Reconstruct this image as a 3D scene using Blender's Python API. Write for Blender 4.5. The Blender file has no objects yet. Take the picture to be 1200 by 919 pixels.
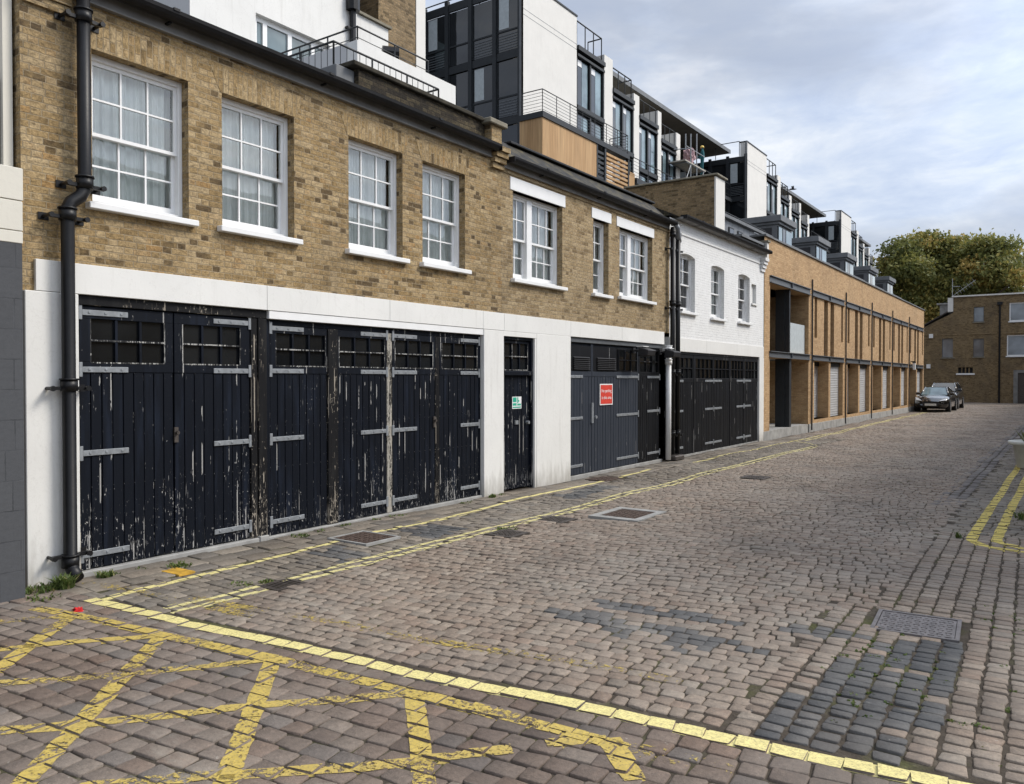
import bpy, bmesh, math, random
import numpy as np
from mathutils import Vector, Matrix
R = math.radians
random.seed(7); rng = np.random.default_rng(11)
S = bpy.context.scene
COL = S.collection
# ------------------------------------------------------------------ camera
FPX, CX, CY, H = 940., 600., 459.5, 1.65
AZ = math.atan(655/FPX); PT = math.atan(14.5/FPX)
FW = np.array([-math.sin(AZ)*math.cos(PT), math.cos(AZ)*math.cos(PT), -math.sin(PT)])
RT = np.array([math.cos(AZ), math.sin(AZ), 0.]); UP = np.cross(RT, FW)
CAM = np.array([0, 0, H])
def ray(x, y): return FW+RT*(x-CX)/FPX-UP*(y-CY)/FPX
def atX(x, y, X):
    r = ray(x, y); q = CAM+r*(X/r[0]); return q[1], q[2]
def atZ(x, y, Z=0.):
    r = ray(x, y); q = CAM+r*((Z-H)/r[2]); return q[0], q[1]
cd = bpy.data.cameras.new('camera'); co = bpy.data.objects.new('camera', cd); COL.objects.link(co)
cd.sensor_width = 36; cd.lens = FPX/1200*36; cd.clip_end = 3000; cd.clip_start = .05
co.location = (0, 0, H)
co.matrix_world = Matrix(((RT[0], UP[0], -FW[0], 0), (RT[1], UP[1], -FW[1], 0), (RT[2], UP[2], -FW[2], H), (0, 0, 0, 1)))
S.camera = co
FX = -6.77          # plane of the mews fronts

# ------------------------------------------------------------------ materials
class NT:
    def __init__(s, name):
        s.m = bpy.data.materials.new(name); s.m.use_nodes = True
        s.t = s.m.node_tree; s.t.nodes.clear()
        s.out = s.t.nodes.new('ShaderNodeOutputMaterial')
    def n(s, typ, props=None, **ins):
        nd = s.t.nodes.new('ShaderNode'+typ)
        for k, v in (props or {}).items(): setattr(nd, k, v)
        for k, v in ins.items(): s.set(nd, k, v)
        return nd
    def set(s, nd, k, v):
        key = int(k[1:]) if (k[0] == 'i' and k[1:].isdigit()) else k.replace('_', ' ')
        sock = nd.inputs[key]
        if isinstance(v, bpy.types.NodeSocket): s.t.links.new(v, sock)
        elif isinstance(v, bpy.types.Node): s.t.links.new(v.outputs[0], sock)
        else:
            if isinstance(v, (tuple, list)) and len(v) == 3 and sock.type == 'RGBA': v = (*v, 1)
            sock.default_value = v
    def math(s, op, a, b=0., c=0., clamp=False):
        nd = s.n('Math', dict(operation=op, use_clamp=clamp), i0=a, i1=b, i2=c); return nd.outputs[0]
    def ramp(s, fac, stops, interp='LINEAR'):
        nd = s.n('ValToRGB', None, i0=fac); r = nd.color_ramp; r.interpolation = interp
        while len(r.elements) < len(stops): r.elements.new(.5)
        for e, (p, c) in zip(r.elements, stops):
            e.position = p; e.color = (*c, 1) if len(c) == 3 else c
        return nd.outputs[0]
    def grey(s, fac, p0, p1): return s.ramp(fac, [(p0, (0, 0, 0)), (p1, (1, 1, 1))])
    def mix(s, f, a, b, blend='MIX'):
        nd = s.n('Mix', dict(data_type='RGBA', blend_type=blend, clamp_factor=True))
        s.set(nd, 'i0', f); s.set(nd, 'i6', a); s.set(nd, 'i7', b); return nd.outputs[2]
    def noise(s, vec, scale, detail=4, rough=.55, dist=0., dim='3D'):
        nd = s.n('TexNoise', dict(noise_dimensions=dim), Scale=scale, Detail=detail, Roughness=rough, Distortion=dist)
        if vec is not None: s.set(nd, 'Vector', vec)
        return nd.outputs[0]
    def pos(s, sc=(1, 1, 1), off=(0, 0, 0)):
        g = s.n('NewGeometry'); mp = s.n('Mapping', None, Vector=g.outputs['Position'], Scale=sc, Location=off); return mp.outputs[0]
    def uv(s, sc=(1, 1, 1), off=(0, 0, 0)):
        g = s.n('UVMap'); mp = s.n('Mapping', None, Vector=g.outputs[0], Scale=sc, Location=off); return mp.outputs[0]
    def bump(s, h, strength=.5, dist=.01, normal=None):
        nd = s.n('Bump', None, Strength=strength, Distance=dist, Height=h)
        if normal is not None: s.set(nd, 'Normal', normal)
        return nd.outputs[0]
    def pbr(s, col, rough=.8, metal=0., spec=.5, normal=None, **kw):
        b = s.n('BsdfPrincipled', None, Base_Color=col, Roughness=rough, Metallic=metal)
        s.set(b, 'Specular_IOR_Level', spec)
        if normal is not None: s.set(b, 'Normal', normal)
        for k, v in kw.items(): s.set(b, k, v)
        s.t.links.new(b.outputs[0], s.out.inputs[0]); return s.m

def plain(name, col, rough=.6, metal=0., spec=.5, var=.15, scale=8., bump=.0):
    t = NT(name); p = t.pos()
    n = t.noise(p, scale, 5)
    d = tuple(c*(1-var) for c in col); l = tuple(min(1, c*(1+var)) for c in col)
    c = t.ramp(n, [(.3, d), (.7, l)])
    nr = t.bump(t.noise(p, scale*6, 3), .4, bump) if bump else None
    return t.pbr(c, rough, metal, spec, nr)

def brick(name, stops, mortar, bl=.168, bh=.056, flemish=True, dirt=.35, mw=.005, dirtcol=(.05, .045, .04), grain=.25, bmp=.75, rv=1.0):
    t = NT(name)
    sep = t.n('SeparateXYZ', None, i0=t.uv()); u, v = sep.outputs[0], sep.outputs[1]
    wob = t.math('MULTIPLY', t.math('SUBTRACT', t.noise(t.uv(), 9, 2), .5), .010)
    v = t.math('ADD', v, wob)
    P = bl*1.5 if flemish else bl
    vr = t.math('DIVIDE', v, bh); row = t.math('FLOOR', vr); fv = t.math('FRACT', vr)
    par = t.math('MODULO', t.math('ADD', row, 1000), 2.)
    U = t.math('ADD', t.math('DIVIDE', t.math('ADD', u, 100*P), P), t.math('MULTIPLY', par, .5))
    # small random shift of each course
    wn = t.n('TexWhiteNoise', dict(noise_dimensions='1D')); t.set(wn, 'W', row)
    U = t.math('ADD', U, t.math('MULTIPLY', wn.outputs[0], .12))
    fu = t.math('FRACT', U); cell = t.math('FLOOR', U)
    l = t.math('MULTIPLY', fu, P)
    if flemish:
        ish = t.math('GREATER_THAN', fu, 2/3.)
        l = t.math('SUBTRACT', l, t.math('MULTIPLY', ish, bl))
        w = t.math('SUBTRACT', bl, t.math('MULTIPLY', ish, bl/2))
        cell = t.math('ADD', t.math('MULTIPLY', cell, 2.), ish)
    else: w = bl
    du = t.math('MINIMUM', l, t.math('SUBTRACT', w, l))
    dv = t.math('MULTIPLY', t.math('MINIMUM', fv, t.math('SUBTRACT', 1., fv)), bh)
    d = t.math('MINIMUM', du, dv)
    rag = t.math('MULTIPLY', t.math('SUBTRACT', t.noise(t.uv(), 38, 4, .65), .5), .016)
    d = t.math('ADD', d, rag)
    mk = t.n('MapRange', dict(interpolation_type='SMOOTHSTEP'), i0=d, i1=mw*.55, i2=mw*1.25).outputs[0]
    cb = t.n('CombineXYZ', None, i0=cell, i1=row)
    rn = t.n('TexWhiteNoise', dict(noise_dimensions='2D'), Vector=cb.outputs[0]).outputs[0]
    reg = t.noise(t.uv((1, 1, 1), (13, 4, 0)), 2.2, 4, .6)
    rn = t.math('ADD', rn, t.math('MULTIPLY', t.math('SUBTRACT', reg, .54), rv), clamp=True)
    col = t.ramp(rn, stops)
    fine = t.noise(t.uv(), 70, 4, .65)
    col = t.mix(1., col, t.ramp(fine, [(.25, (1-grain*1.6,)*3), (.75, (1+grain*.9,)*3)]), 'MULTIPLY')
    mot = t.noise(t.uv((1, 1.6, 1), (4, 2, 0)), 21, 5, .7)
    col = t.mix(1., col, t.ramp(mot, [(.30, (1-grain*2.0,)*3), (.52, (1.,)*3), (.72, (1+grain*1.3,)*3)]), 'MULTIPLY')
    soot = t.noise(t.uv((1, 2.2, 1), (9, 2, 0)), 12, 6, .72)
    col = t.mix(t.math('MULTIPLY', t.grey(soot, .60, .70), min(1., grain*2.4)), col, dirtcol)
    mcol = t.mix(1., mortar, t.ramp(t.noise(t.uv(), 5, 4), [(.3, (.6,)*3), (.7, (1.15,)*3)]), 'MULTIPLY')
    col = t.mix(mk, mcol, col)
    big = t.noise(t.uv((1, .6, 1)), .9, 6, .62, .6)
    col = t.mix(t.math('MULTIPLY', t.grey(big, .46, .72), dirt), col, dirtcol)
    pale = t.noise(t.uv((.8, 1.2, 1), (31, 7, 0)), 1.6, 5, .6)
    col = t.mix(t.math('MULTIPLY', t.grey(pale, .55, .8), dirt*.7), col, tuple(min(1, c*1.3) for c in mortar))
    nr = t.bump(t.math('ADD', mk, t.math('MULTIPLY', fine, .55)), bmp, .006)
    return t.pbr(col, .92, 0, .25, nr)

M = {}
M['stock'] = brick('stock_brick', [(0, (.13, .088, .044)), (.045, (.20, .138, .066)), (.10, (.30, .205, .095)), (.35, (.36, .252, .122)), (.6, (.405, .292, .152)), (.85, (.46, .345, .195)), (1, (.36, .225, .095))], (.345, .272, .172), dirt=.32, mw=.0042, grain=.30, rv=.85)
M['stockpale'] = brick('pale_stock_brick', [(0, (.22, .155, .08)), (.10, (.31, .222, .118)), (.5, (.395, .293, .160)), (.85, (.455, .348, .205)), (1, (.36, .255, .135))], (.355, .285, .19), dirt=.26, mw=.0042, grain=.28)
M['darkbrick'] = brick('sooty_brick', [(0, (.15, .105, .055)), (.3, (.27, .19, .10)), (.7, (.36, .255, .14)), (1, (.22, .155, .085))], (.25, .20, .13), dirt=.4)
M['sootbrick'] = brick('mossy_sooty_brick', [(0, (.035, .028, .02)), (.4, (.075, .058, .036)), (.8, (.12, .095, .055)), (1, (.06, .048, .03))], (.045, .038, .028), dirt=.75, dirtcol=(.012, .011, .010), grain=.4)
M['copingdark'] = plain('blackened_coping', (.045, .040, .030), .95, 0., .2, var=.5, scale=6, bump=.006)
M['endbrick'] = brick('brown_brick', [(0, (.14, .095, .048)), (.3, (.24, .168, .086)), (.7, (.31, .222, .118)), (1, (.20, .14, .075))], (.22, .17, .11), dirt=.55)
M['orange'] = brick('orange_brick', [(0, (.42, .265, .135)), (.3, (.50, .325, .170)), (.7, (.57, .385, .21)), (1, (.45, .285, .145))], (.44, .30, .175), flemish=False, dirt=.22, mw=.004, grain=.15)
M['whitebrick'] = brick('white_painted_brick', [(0, (.77, .77, .755)), (1, (.81, .81, .795))], (.74, .74, .73), dirt=.08, grain=.05, mw=.004, bmp=.5, dirtcol=(.45, .44, .42))

def render_paint(name, col, stain=.25, streak=True, joint=None):
    t = NT(name); uv = t.uv()
    n = t.noise(uv, 1.3, 6, .6); c = t.ramp(n, [(.3, tuple(k*.93 for k in col)), (.65, col)])
    st = t.noise(t.uv((7, .5, 1)), 1.6, 5, .6)
    c = t.mix(t.math('MULTIPLY', t.grey(st, .55, .82), stain), c, (.36, .34, .30))
    sp = t.noise(uv, 42, 3, .6)
    c = t.mix(t.math('MULTIPLY', t.grey(sp, .69, .75), stain*1.2), c, (.30, .29, .27))
    gz_ = t.n('SeparateXYZ', None, i0=t.n('NewGeometry').outputs['Position']).outputs[2]
    hi = t.math('ADD', gz_, t.math('MULTIPLY', t.noise(t.uv((6, 1.2, 1), (2, 3, 0)), 1.5, 6, .65), .9))
    sp2 = t.n('MapRange', None, i0=hi, i1=.78, i2=.40).outputs[0]
    c = t.mix(t.math('MULTIPLY', sp2, .75), c, (.30, .28, .24))
    cr = t.noise(t.uv((1, .8, 1), (8, 1, 0)), 2.3, 8, .7, 1.2)
    ck = t.n('MapRange', None, i0=t.math('ABSOLUTE', t.math('SUBTRACT', cr, .5)), i1=.004, i2=.0005).outputs[0]
    c = t.mix(t.math('MULTIPLY', ck, stain*1.3), c, (.42, .40, .37))
    return t.pbr(c, .75, 0, .3, t.bump(t.noise(uv, 30, 4), .25, .004))
M['white'] = render_paint('white_render', (.75, .742, .71), .34)
M['cream'] = render_paint('cream_render', (.66, .63, .55), .2)
M['whitemod'] = render_paint('pale_render_panel', (.72, .70, .655), .22)
M['greyret'] = render_paint('grey_render', (.55, .55, .55), .15)
M['greywall'] = brick('grey_painted_brick', [(0, (.078, .081, .087)), (1, (.083, .086, .092))], (.072, .075, .081), bl=.45, bh=.225, dirt=.12, grain=.05, bmp=.2)
M['stone'] = plain('weathered_stone', (.20, .18, .135), .9, var=.3, scale=5, bump=.006)
M['concrete'] = plain('grey_concrete', (.30, .295, .28), .9, var=.25, scale=4, bump=.004)
M['gloss'] = plain('white_gloss_paint', (.80, .80, .79), .35, var=.04, scale=6)
M['blackpipe'] = plain('black_gloss_iron', (.008, .008, .009), .42, 0., .3, var=.3, scale=12, bump=.002)
M['gutter'] = plain('black_gutter', (.009, .009, .010), .55, 0., .25, var=.3)
M['whitepipe'] = plain('white_pipe', (.80, .80, .79), .6, var=.06)
M['steel'] = plain('galvanised_steel', (.25, .265, .28), .55, .4, var=.2, scale=20)
M['darksteel'] = plain('dark_grey_steel', (.022, .025, .028), .55, 0., .3, var=.15)
M['beamsteel'] = plain('grey_painted_steel', (.10, .108, .116), .5, .1, var=.15)
M['lead'] = plain('grey_lead_sheet', (.125, .13, .135), .6, .1, var=.18, scale=3)
M['soffit'] = plain('grey_fascia', (.19, .185, .175), .8, var=.25, scale=3)
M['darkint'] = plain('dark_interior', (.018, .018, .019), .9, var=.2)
M['soffitdark'] = plain('brown_soffit', (.20, .18, .15), .8, var=.12, scale=2)
M['louvre'] = plain('dark_louvre', (.012, .012, .014), .5, var=.2)
M['rust'] = plain('rusty_iron', (.085, .058, .045), .8, .25, var=.35, scale=25, bump=.006)
M['iron'] = plain('dark_cast_iron', (.075, .063, .055), .6, .4, var=.35, scale=25, bump=.004)
M['cover'] = plain('worn_iron_cover', (.155, .14, .137), .55, .35, var=.3, scale=14, bump=.004)
M['orangeiron'] = plain('yellow_painted_plate', (.50, .29, .035), .7, .0, var=.35, scale=14)
M['netting'] = plain('net_curtain', (.88, .92, .89), .95, var=.05)
M['blind'] = plain('pale_blind', (.42, .46, .47), .8, var=.1)
M['tyre'] = plain('tyre_rubber', (.012, .012, .012), .85)
M['alloy'] = plain('alloy_metal', (.30, .30, .31), .35, .8)
M['lamp'] = plain('headlamp_glass', (.62, .64, .66), .15, .1)
M['plate'] = plain('number_plate_white', (.55, .55, .52), .5)
M['teal'] = plain('teal_workwear', (.02, .11, .13), .9)
M['hat'] = plain('yellow_hard_hat', (.75, .50, .10), .5)
M['skin'] = plain('skin', (.45, .28, .21), .6)
M['pinktarp'] = plain('pink_sheeting', (.38, .24, .25), .8, var=.3)
M['boards'] = plain('pale_boards', (.42, .39, .33), .85, var=.25)
M['red'] = plain('red_litter', (.62, .02, .02), .5)
M['bark'] = plain('tree_bark', (.09, .07, .05), .9, var=.3, scale=6, bump=.02)
M['bird'] = plain('dark_feathers', (.06, .06, .07), .8)
M['pot'] = plain('pale_glazed_pot', (.62, .62, .57), .5, var=.08)
M['soil'] = plain('soil', (.04, .03, .022), .95)
M['signred'] = plain('red_sign_enamel', (.62, .045, .025), .55, var=.12)
M['signwhite'] = plain('white_sign_enamel', (.78, .78, .77), .5, var=.05)
M['signgreen'] = plain('green_sign_print', (.02, .38, .25), .5, var=.05)
M['trellis'] = plain('brown_trellis', (.11, .092, .085), .8, var=.15)

def carpaint(name, col):
    t = NT(name); return t.pbr(col, .22, .2, .5, None, Coat_Weight=1., Coat_Roughness=.03)
M['carblack'] = carpaint('black_car_paint', (.006, .006, .007))
M['cargrey'] = carpaint('charcoal_car_paint', (.012, .013, .016))

def glass(name, tint=(.9, .93, .93), base=.07, power=1.):
    t = NT(name)
    fr = t.n('Fresnel', None, IOR=1.5).outputs[0]
    f = t.math('ADD', t.math('MULTIPLY', fr, power), base, clamp=True)
    tr = t.n('BsdfTransparent', None, Color=tint); gl = t.n('BsdfGlossy', None, Color=(1, 1, 1), Roughness=.015)
    wob = t.bump(t.noise(t.pos(), 1.6, 2), .12, .02); t.set(gl, 'Normal', wob)
    mx = t.n('MixShader', None, i0=f, i1=tr.outputs[0], i2=gl.outputs[0])
    t.t.links.new(mx.outputs[0], t.out.inputs[0]); return t.m
M['glass'] = glass('window_glass', tint=(.985, .995, .985), base=.05)
def darkglass(name, col, rough=.04, spec=.8):
    t = NT(name); wob = t.bump(t.noise(t.pos(), 1.3, 2), .12, .02)
    v = t.ramp(t.noise(t.pos(), .7, 3), [(.35, tuple(c*.6 for c in col)), (.65, tuple(c*1.5 for c in col))])
    return t.pbr(v, rough, 0, spec, wob)
M['dkglass'] = darkglass('dark_glazing', (.012, .014, .016))
M['garglass'] = darkglass('grimy_garage_glass', (.010, .011, .012), .07, .5)
M['paleglass'] = darkglass('pale_glazing', (.15, .21, .23), .05)
M['carglass'] = darkglass('car_glass', (.02, .024, .028), .03, .9)
M['slotshade'] = plain('slot_shade_brown', (.055, .035, .020), .6, 0., .3)  # slot fill: dark brown painted in for the shade of the reveals
M['slotshadeglass'] = darkglass('slot_shade_glazing', (.040, .026, .016), .2, .3)  # slot panes: the same reveal shade put into the glazing colour
M['endglass'] = darkglass('curtained_glazing', (.16, .18, .20), .1)

def peel(name, base, alt, bare, amount=.5, wear=1.):
    """old gloss paint on planks, flaking to primer and bare wood in the grain direction"""
    t = NT(name); g = t.n('NewGeometry'); sp = t.n('SeparateXYZ', None, i0=g.outputs['Position'])
    uv = t.uv()
    c = t.mix(t.grey(t.noise(t.uv((5, .5, 1)), 2.2, 4), .52, .70), base, alt)
    chips = t.noise(t.uv((80, 8.0, 1)), 1., 5, .64)
    chips2 = t.noise(t.uv((38, 26, 1), (5, 3, 0)), 1., 3, .6)
    chips = t.math('MAXIMUM', chips, t.math('SUBTRACT', t.noise(t.uv((62, 2.2, 1), (1, 7, 0)), 1., 5, .6), .02))
    region = t.noise(t.uv((2.2, 1.1, 1), (3, 9, 0)), 1.1, 4, .6)
    low = t.n('MapRange', None, i0=sp.outputs[2], i1=.75, i2=.0).outputs[0]
    a = t.math('ADD', t.math('MULTIPLY', region, .34*wear), t.math('MULTIPLY', low, .085*wear))
    th = t.math('SUBTRACT', .888-.05*amount, a)
    m1 = t.n('MapRange', None, i0=t.math('SUBTRACT', chips, th), i1=0., i2=.018).outputs[0]
    m2 = t.n('MapRange', None, i0=t.math('SUBTRACT', chips2, t.math('ADD', th, .03)), i1=0., i2=.012).outputs[0]
    # plank edges lose paint first (planks 0.098 wide)
    su = t.n('SeparateXYZ', None, i0=uv).outputs[0]
    fu = t.math('FRACT', t.math('DIVIDE', t.math('ADD', su, 50), .098))
    e = t.math('LESS_THAN', t.math('MINIMUM', fu, t.math('SUBTRACT', 1., fu)), .06)
    ch3 = t.math('GREATER_THAN', t.noise(t.uv((9, 1.6, 1), (9, 1, 0)), 1., 5, .6), t.math('SUBTRACT', .672-.04*amount, t.math('MULTIPLY', a, .42)))
    m3 = t.math('MULTIPLY', e, ch3)
    mk = t.math('MAXIMUM', t.math('MAXIMUM', m1, m2), m3)
    bc = t.mix(t.noise(uv, 40, 3), tuple(k*.55 for k in bare), bare)
    c = t.mix(mk, c, bc)
    rg = t.mix(mk, (.5,)*3, (.9,)*3)
    nr = t.bump(t.math('SUBTRACT', t.math('MULTIPLY', t.noise(t.uv((45, 2.5, 1)), 1., 3), .5), t.math('MULTIPLY', mk, .35)), .5, .003)
    return t.pbr(c, rg, 0, .14, nr)
M['peel'] = peel('peeling_navy_paint', (.0045, .0062, .0105), (.010, .014, .024), (.42, .41, .39), .55)
M['peelpost'] = peel('weathered_black_post', (.010, .010, .011), (.02, .02, .02), (.42, .37, .30), .9, 1.12)
M['bead'] = peel('worn_pale_bead', (.02, .02, .02), (.05, .05, .05), (.52, .51, .48), 2.0, 1.3)
M['peelwhite'] = peel('stripped_timber_stile', (.03, .028, .026), (.14, .125, .10), (.46, .43, .37), 2.3, 1.4)
M['peel2'] = peel('sound_black_paint', (.007, .0075, .009), (.012, .013, .017), (.35, .35, .34), .0, .82)
M['greydoor'] = peel('slate_grey_paint', (.034, .040, .052), (.046, .052, .064), (.22, .22, .22), .0, .75)

def wood(name):
    t = NT(name); uv = t.uv((14, .5, 1))
    su = t.n('SeparateXYZ', None, i0=t.uv()).outputs[0]
    k = t.math('DIVIDE', t.math('ADD', su, 60), .14); f = t.math('FRACT', k)
    wn = t.n('TexWhiteNoise', dict(noise_dimensions='1D')); t.set(wn, 'W', t.math('FLOOR', k))
    c = t.ramp(wn.outputs[0], [(0, (.42, .255, .12)), (.5, (.46, .285, .14)), (1, (.50, .32, .16))])
    c = t.mix(1., c, t.ramp(t.noise(uv, 1.2, 5), [(.3, (.7,)*3), (.7, (1.15,)*3)]), 'MULTIPLY')
    gap = t.math('LESS_THAN', f, .07)
    c = t.mix(t.math('MULTIPLY', gap, .35), c, (.20, .12, .06))
    return t.pbr(c, .75, 0, .3)
M['cedar'] = wood('cedar_boarding')

def slate(name):
    t = NT(name); sp = t.n('SeparateXYZ', None, i0=t.uv())
    b = t.n('TexBrick', None, Vector=t.uv(), Scale=1., Color1=(.010, .010, .011), Color2=(.026, .024, .022), Mortar=(.003, .003, .003), Mortar_Size=.012, Brick_Width=.25, Row_Height=.13)
    b.offset = .5
    c = t.mix(t.grey(t.noise(t.uv((2.2, 1, 1)), 3.5, 6, .7), .46, .64), b.outputs[0], (.085, .070, .036))
    return t.pbr(c, .75, 0, .3, t.bump(b.outputs[1], -.7, .012))
M['slate'] = slate('mossy_roof_slate')

def seam(name):
    t = NT(name); su = t.n('SeparateXYZ', None, i0=t.uv()).outputs[0]
    f = t.math('FRACT', t.math('DIVIDE', t.math('ADD', su, 50), .5))
    e = t.math('LESS_THAN', f, .07)
    c = t.mix(e, t.ramp(t.noise(t.uv(), 1.5, 4), [(.3, (.15, .158, .165)), (.7, (.20, .21, .22))]), (.07, .074, .08))
    return t.pbr(c, .5, .3, .4, t.bump(e, .6, .02))
M['seam'] = seam('standing_seam_zinc')

def shutter(name):
    t = NT(name); sv = t.n('SeparateXYZ', None, i0=t.uv()).outputs[1]
    w = t.math('SINE', t.math('MULTIPLY', sv, 2*math.pi/.085))
    c = t.ramp(t.noise(t.uv((1, 6, 1)), 1.5, 4), [(.3, (.43, .435, .44)), (.7, (.52, .525, .53))])
    return t.pbr(c, .5, .25, .4, t.bump(w, .6, .006))
M['shutter'] = shutter('roller_shutter_slats')

def sett(name, mossy=.3):
    t = NT(name)
    at = t.n('Attribute', dict(attribute_name='tone', attribute_type='GEOMETRY')).outputs[0]
    p = t.pos()
    n = t.noise(p, 38, 5, .65); n2 = t.noise(p, 160, 3, .6)
    c = t.mix(1., at, t.ramp(n, [(.28, (.66,)*3), (.72, (1.22,)*3)]), 'MULTIPLY')
    c = t.mix(1., c, t.ramp(n2, [(.3, (.78,)*3), (.7, (1.16,)*3)]), 'MULTIPLY')
    big = t.noise(p, .55, 6, .62, .5)
    c = t.mix(t.math('MULTIPLY', t.grey(big, .44, .66), .36), c, (.26, .235, .205))
    big2 = t.noise(t.pos((1, 1, 1), (17, 5, 0)), .8, 6, .66, .6)
    c = t.mix(t.math('MULTIPLY', t.grey(big2, .50, .72), .42), c, (.060, .050, .045))
    sm = t.noise(t.pos((.7, 1.5, 1), (2, 11, 0)), 1.1, 8, .68, .8)
    c = t.mix(t.math('MULTIPLY', t.grey(sm, .57, .70), .55), c, (.33, .30, .25))
    oil = t.noise(t.pos((1.2, .35, 1), (7, 1, 0)), 1.4, 6, .6, .4)
    c = t.mix(t.math('MULTIPLY', t.grey(oil, .56, .74), .45), c, (.055, .047, .040))
    spots = t.noise(p, 26, 3, .7)
    c = t.mix(t.math('MULTIPLY', t.grey(spots, .68, .75), .45), c, (.40, .38, .34))
    nr = t.bump(t.math('ADD', t.noise(p, 70, 4, .6), t.math('MULTIPLY', n2, .4)), .6, .006)
    return t.pbr(c, t.ramp(n, [(.3, (.62,)*3), (.7, (.82,)*3)]), 0, .35, nr)
M['sett'] = sett('granite_sett')

def dirt(name):
    t = NT(name); p = t.pos()
    n = t.noise(p, 9, 6, .65)
    c = t.ramp(n, [(.25, (.035, .028, .022)), (.55, (.070, .057, .044)), (.8, (.17, .145, .112))])
    ms = t.noise(t.pos((1, 1, 1), (3, 8, 1)), 1.3, 5, .65)
    c = t.mix(t.math('MULTIPLY', t.grey(ms, .54, .68), .55), c, t.ramp(t.noise(p, 60, 3), [(.3, (.045, .06, .012)), (.7, (.13, .14, .035))]))
    return t.pbr(c, .95, 0, .2, t.bump(t.noise(p, 60, 4), .8, .01))
M['dirt'] = dirt('joint_dirt_and_moss')

def roadpaint(name, col, wear, dirtc=(.16, .13, .09)):
    t = NT(name); p = t.pos()
    n = t.noise(p, 34, 8, .78); n1 = t.noise(p, 1.7, 4, .6)
    c = t.ramp(t.noise(p, 30, 4), [(.3, tuple(k*.78 for k in col)), (.7, col)])
    c = t.mix(t.math('MULTIPLY', t.grey(t.noise(p, 75, 5, .75), .48, .64), .6), c, dirtc)
    al = t.math('GREATER_THAN', t.math('ADD', t.math('MULTIPLY', n, .62), t.math('MULTIPLY', n1, .38)), wear)
    b = t.n('BsdfPrincipled', None, Base_Color=c, Roughness=.7, Alpha=al)
    t.t.links.new(b.outputs[0], t.out.inputs[0]); return t.m
M['yellow'] = roadpaint('worn_yellow_road_paint', (.56, .415, .095), .46)
M['yellowthin'] = roadpaint('thin_yellow_road_paint', (.54, .40, .10), .474)
M['yellowghost'] = roadpaint('almost_gone_yellow_paint', (.50, .37, .08), .545)
M['creampaint'] = roadpaint('cream_road_paint', (.78, .68, .28), .37)
M['creamworn'] = roadpaint('worn_cream_road_paint', (.70, .62, .28), .415)
M['yellownew'] = roadpaint('fresh_yellow_road_paint', (.70, .55, .10), .39)

def leafmat(name, stops):
    t = NT(name); at = t.n('Attribute', dict(attribute_name='tone', attribute_type='GEOMETRY')).outputs[2]
    c = t.ramp(at, stops)
    b = t.n('BsdfPrincipled', None, Base_Color=c, Roughness=.65); tl = t.n('BsdfTranslucent', None, Color=c)
    mx = t.n('MixShader', None, i0=.34, i1=b.outputs[0], i2=tl.outputs[0])
    t.t.links.new(mx.outputs[0], t.out.inputs[0]); return t.m
M['leaf'] = leafmat('autumn_leaves', [(0, (.12, .14, .045)), (.45, (.25, .25, .07)), (.75, (.36, .31, .085)), (1, (.48, .34, .10))])
M['weed'] = leafmat('weed_leaves', [(0, (.05, .09, .015)), (.7, (.13, .17, .04)), (1, (.30, .26, .11))])

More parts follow.
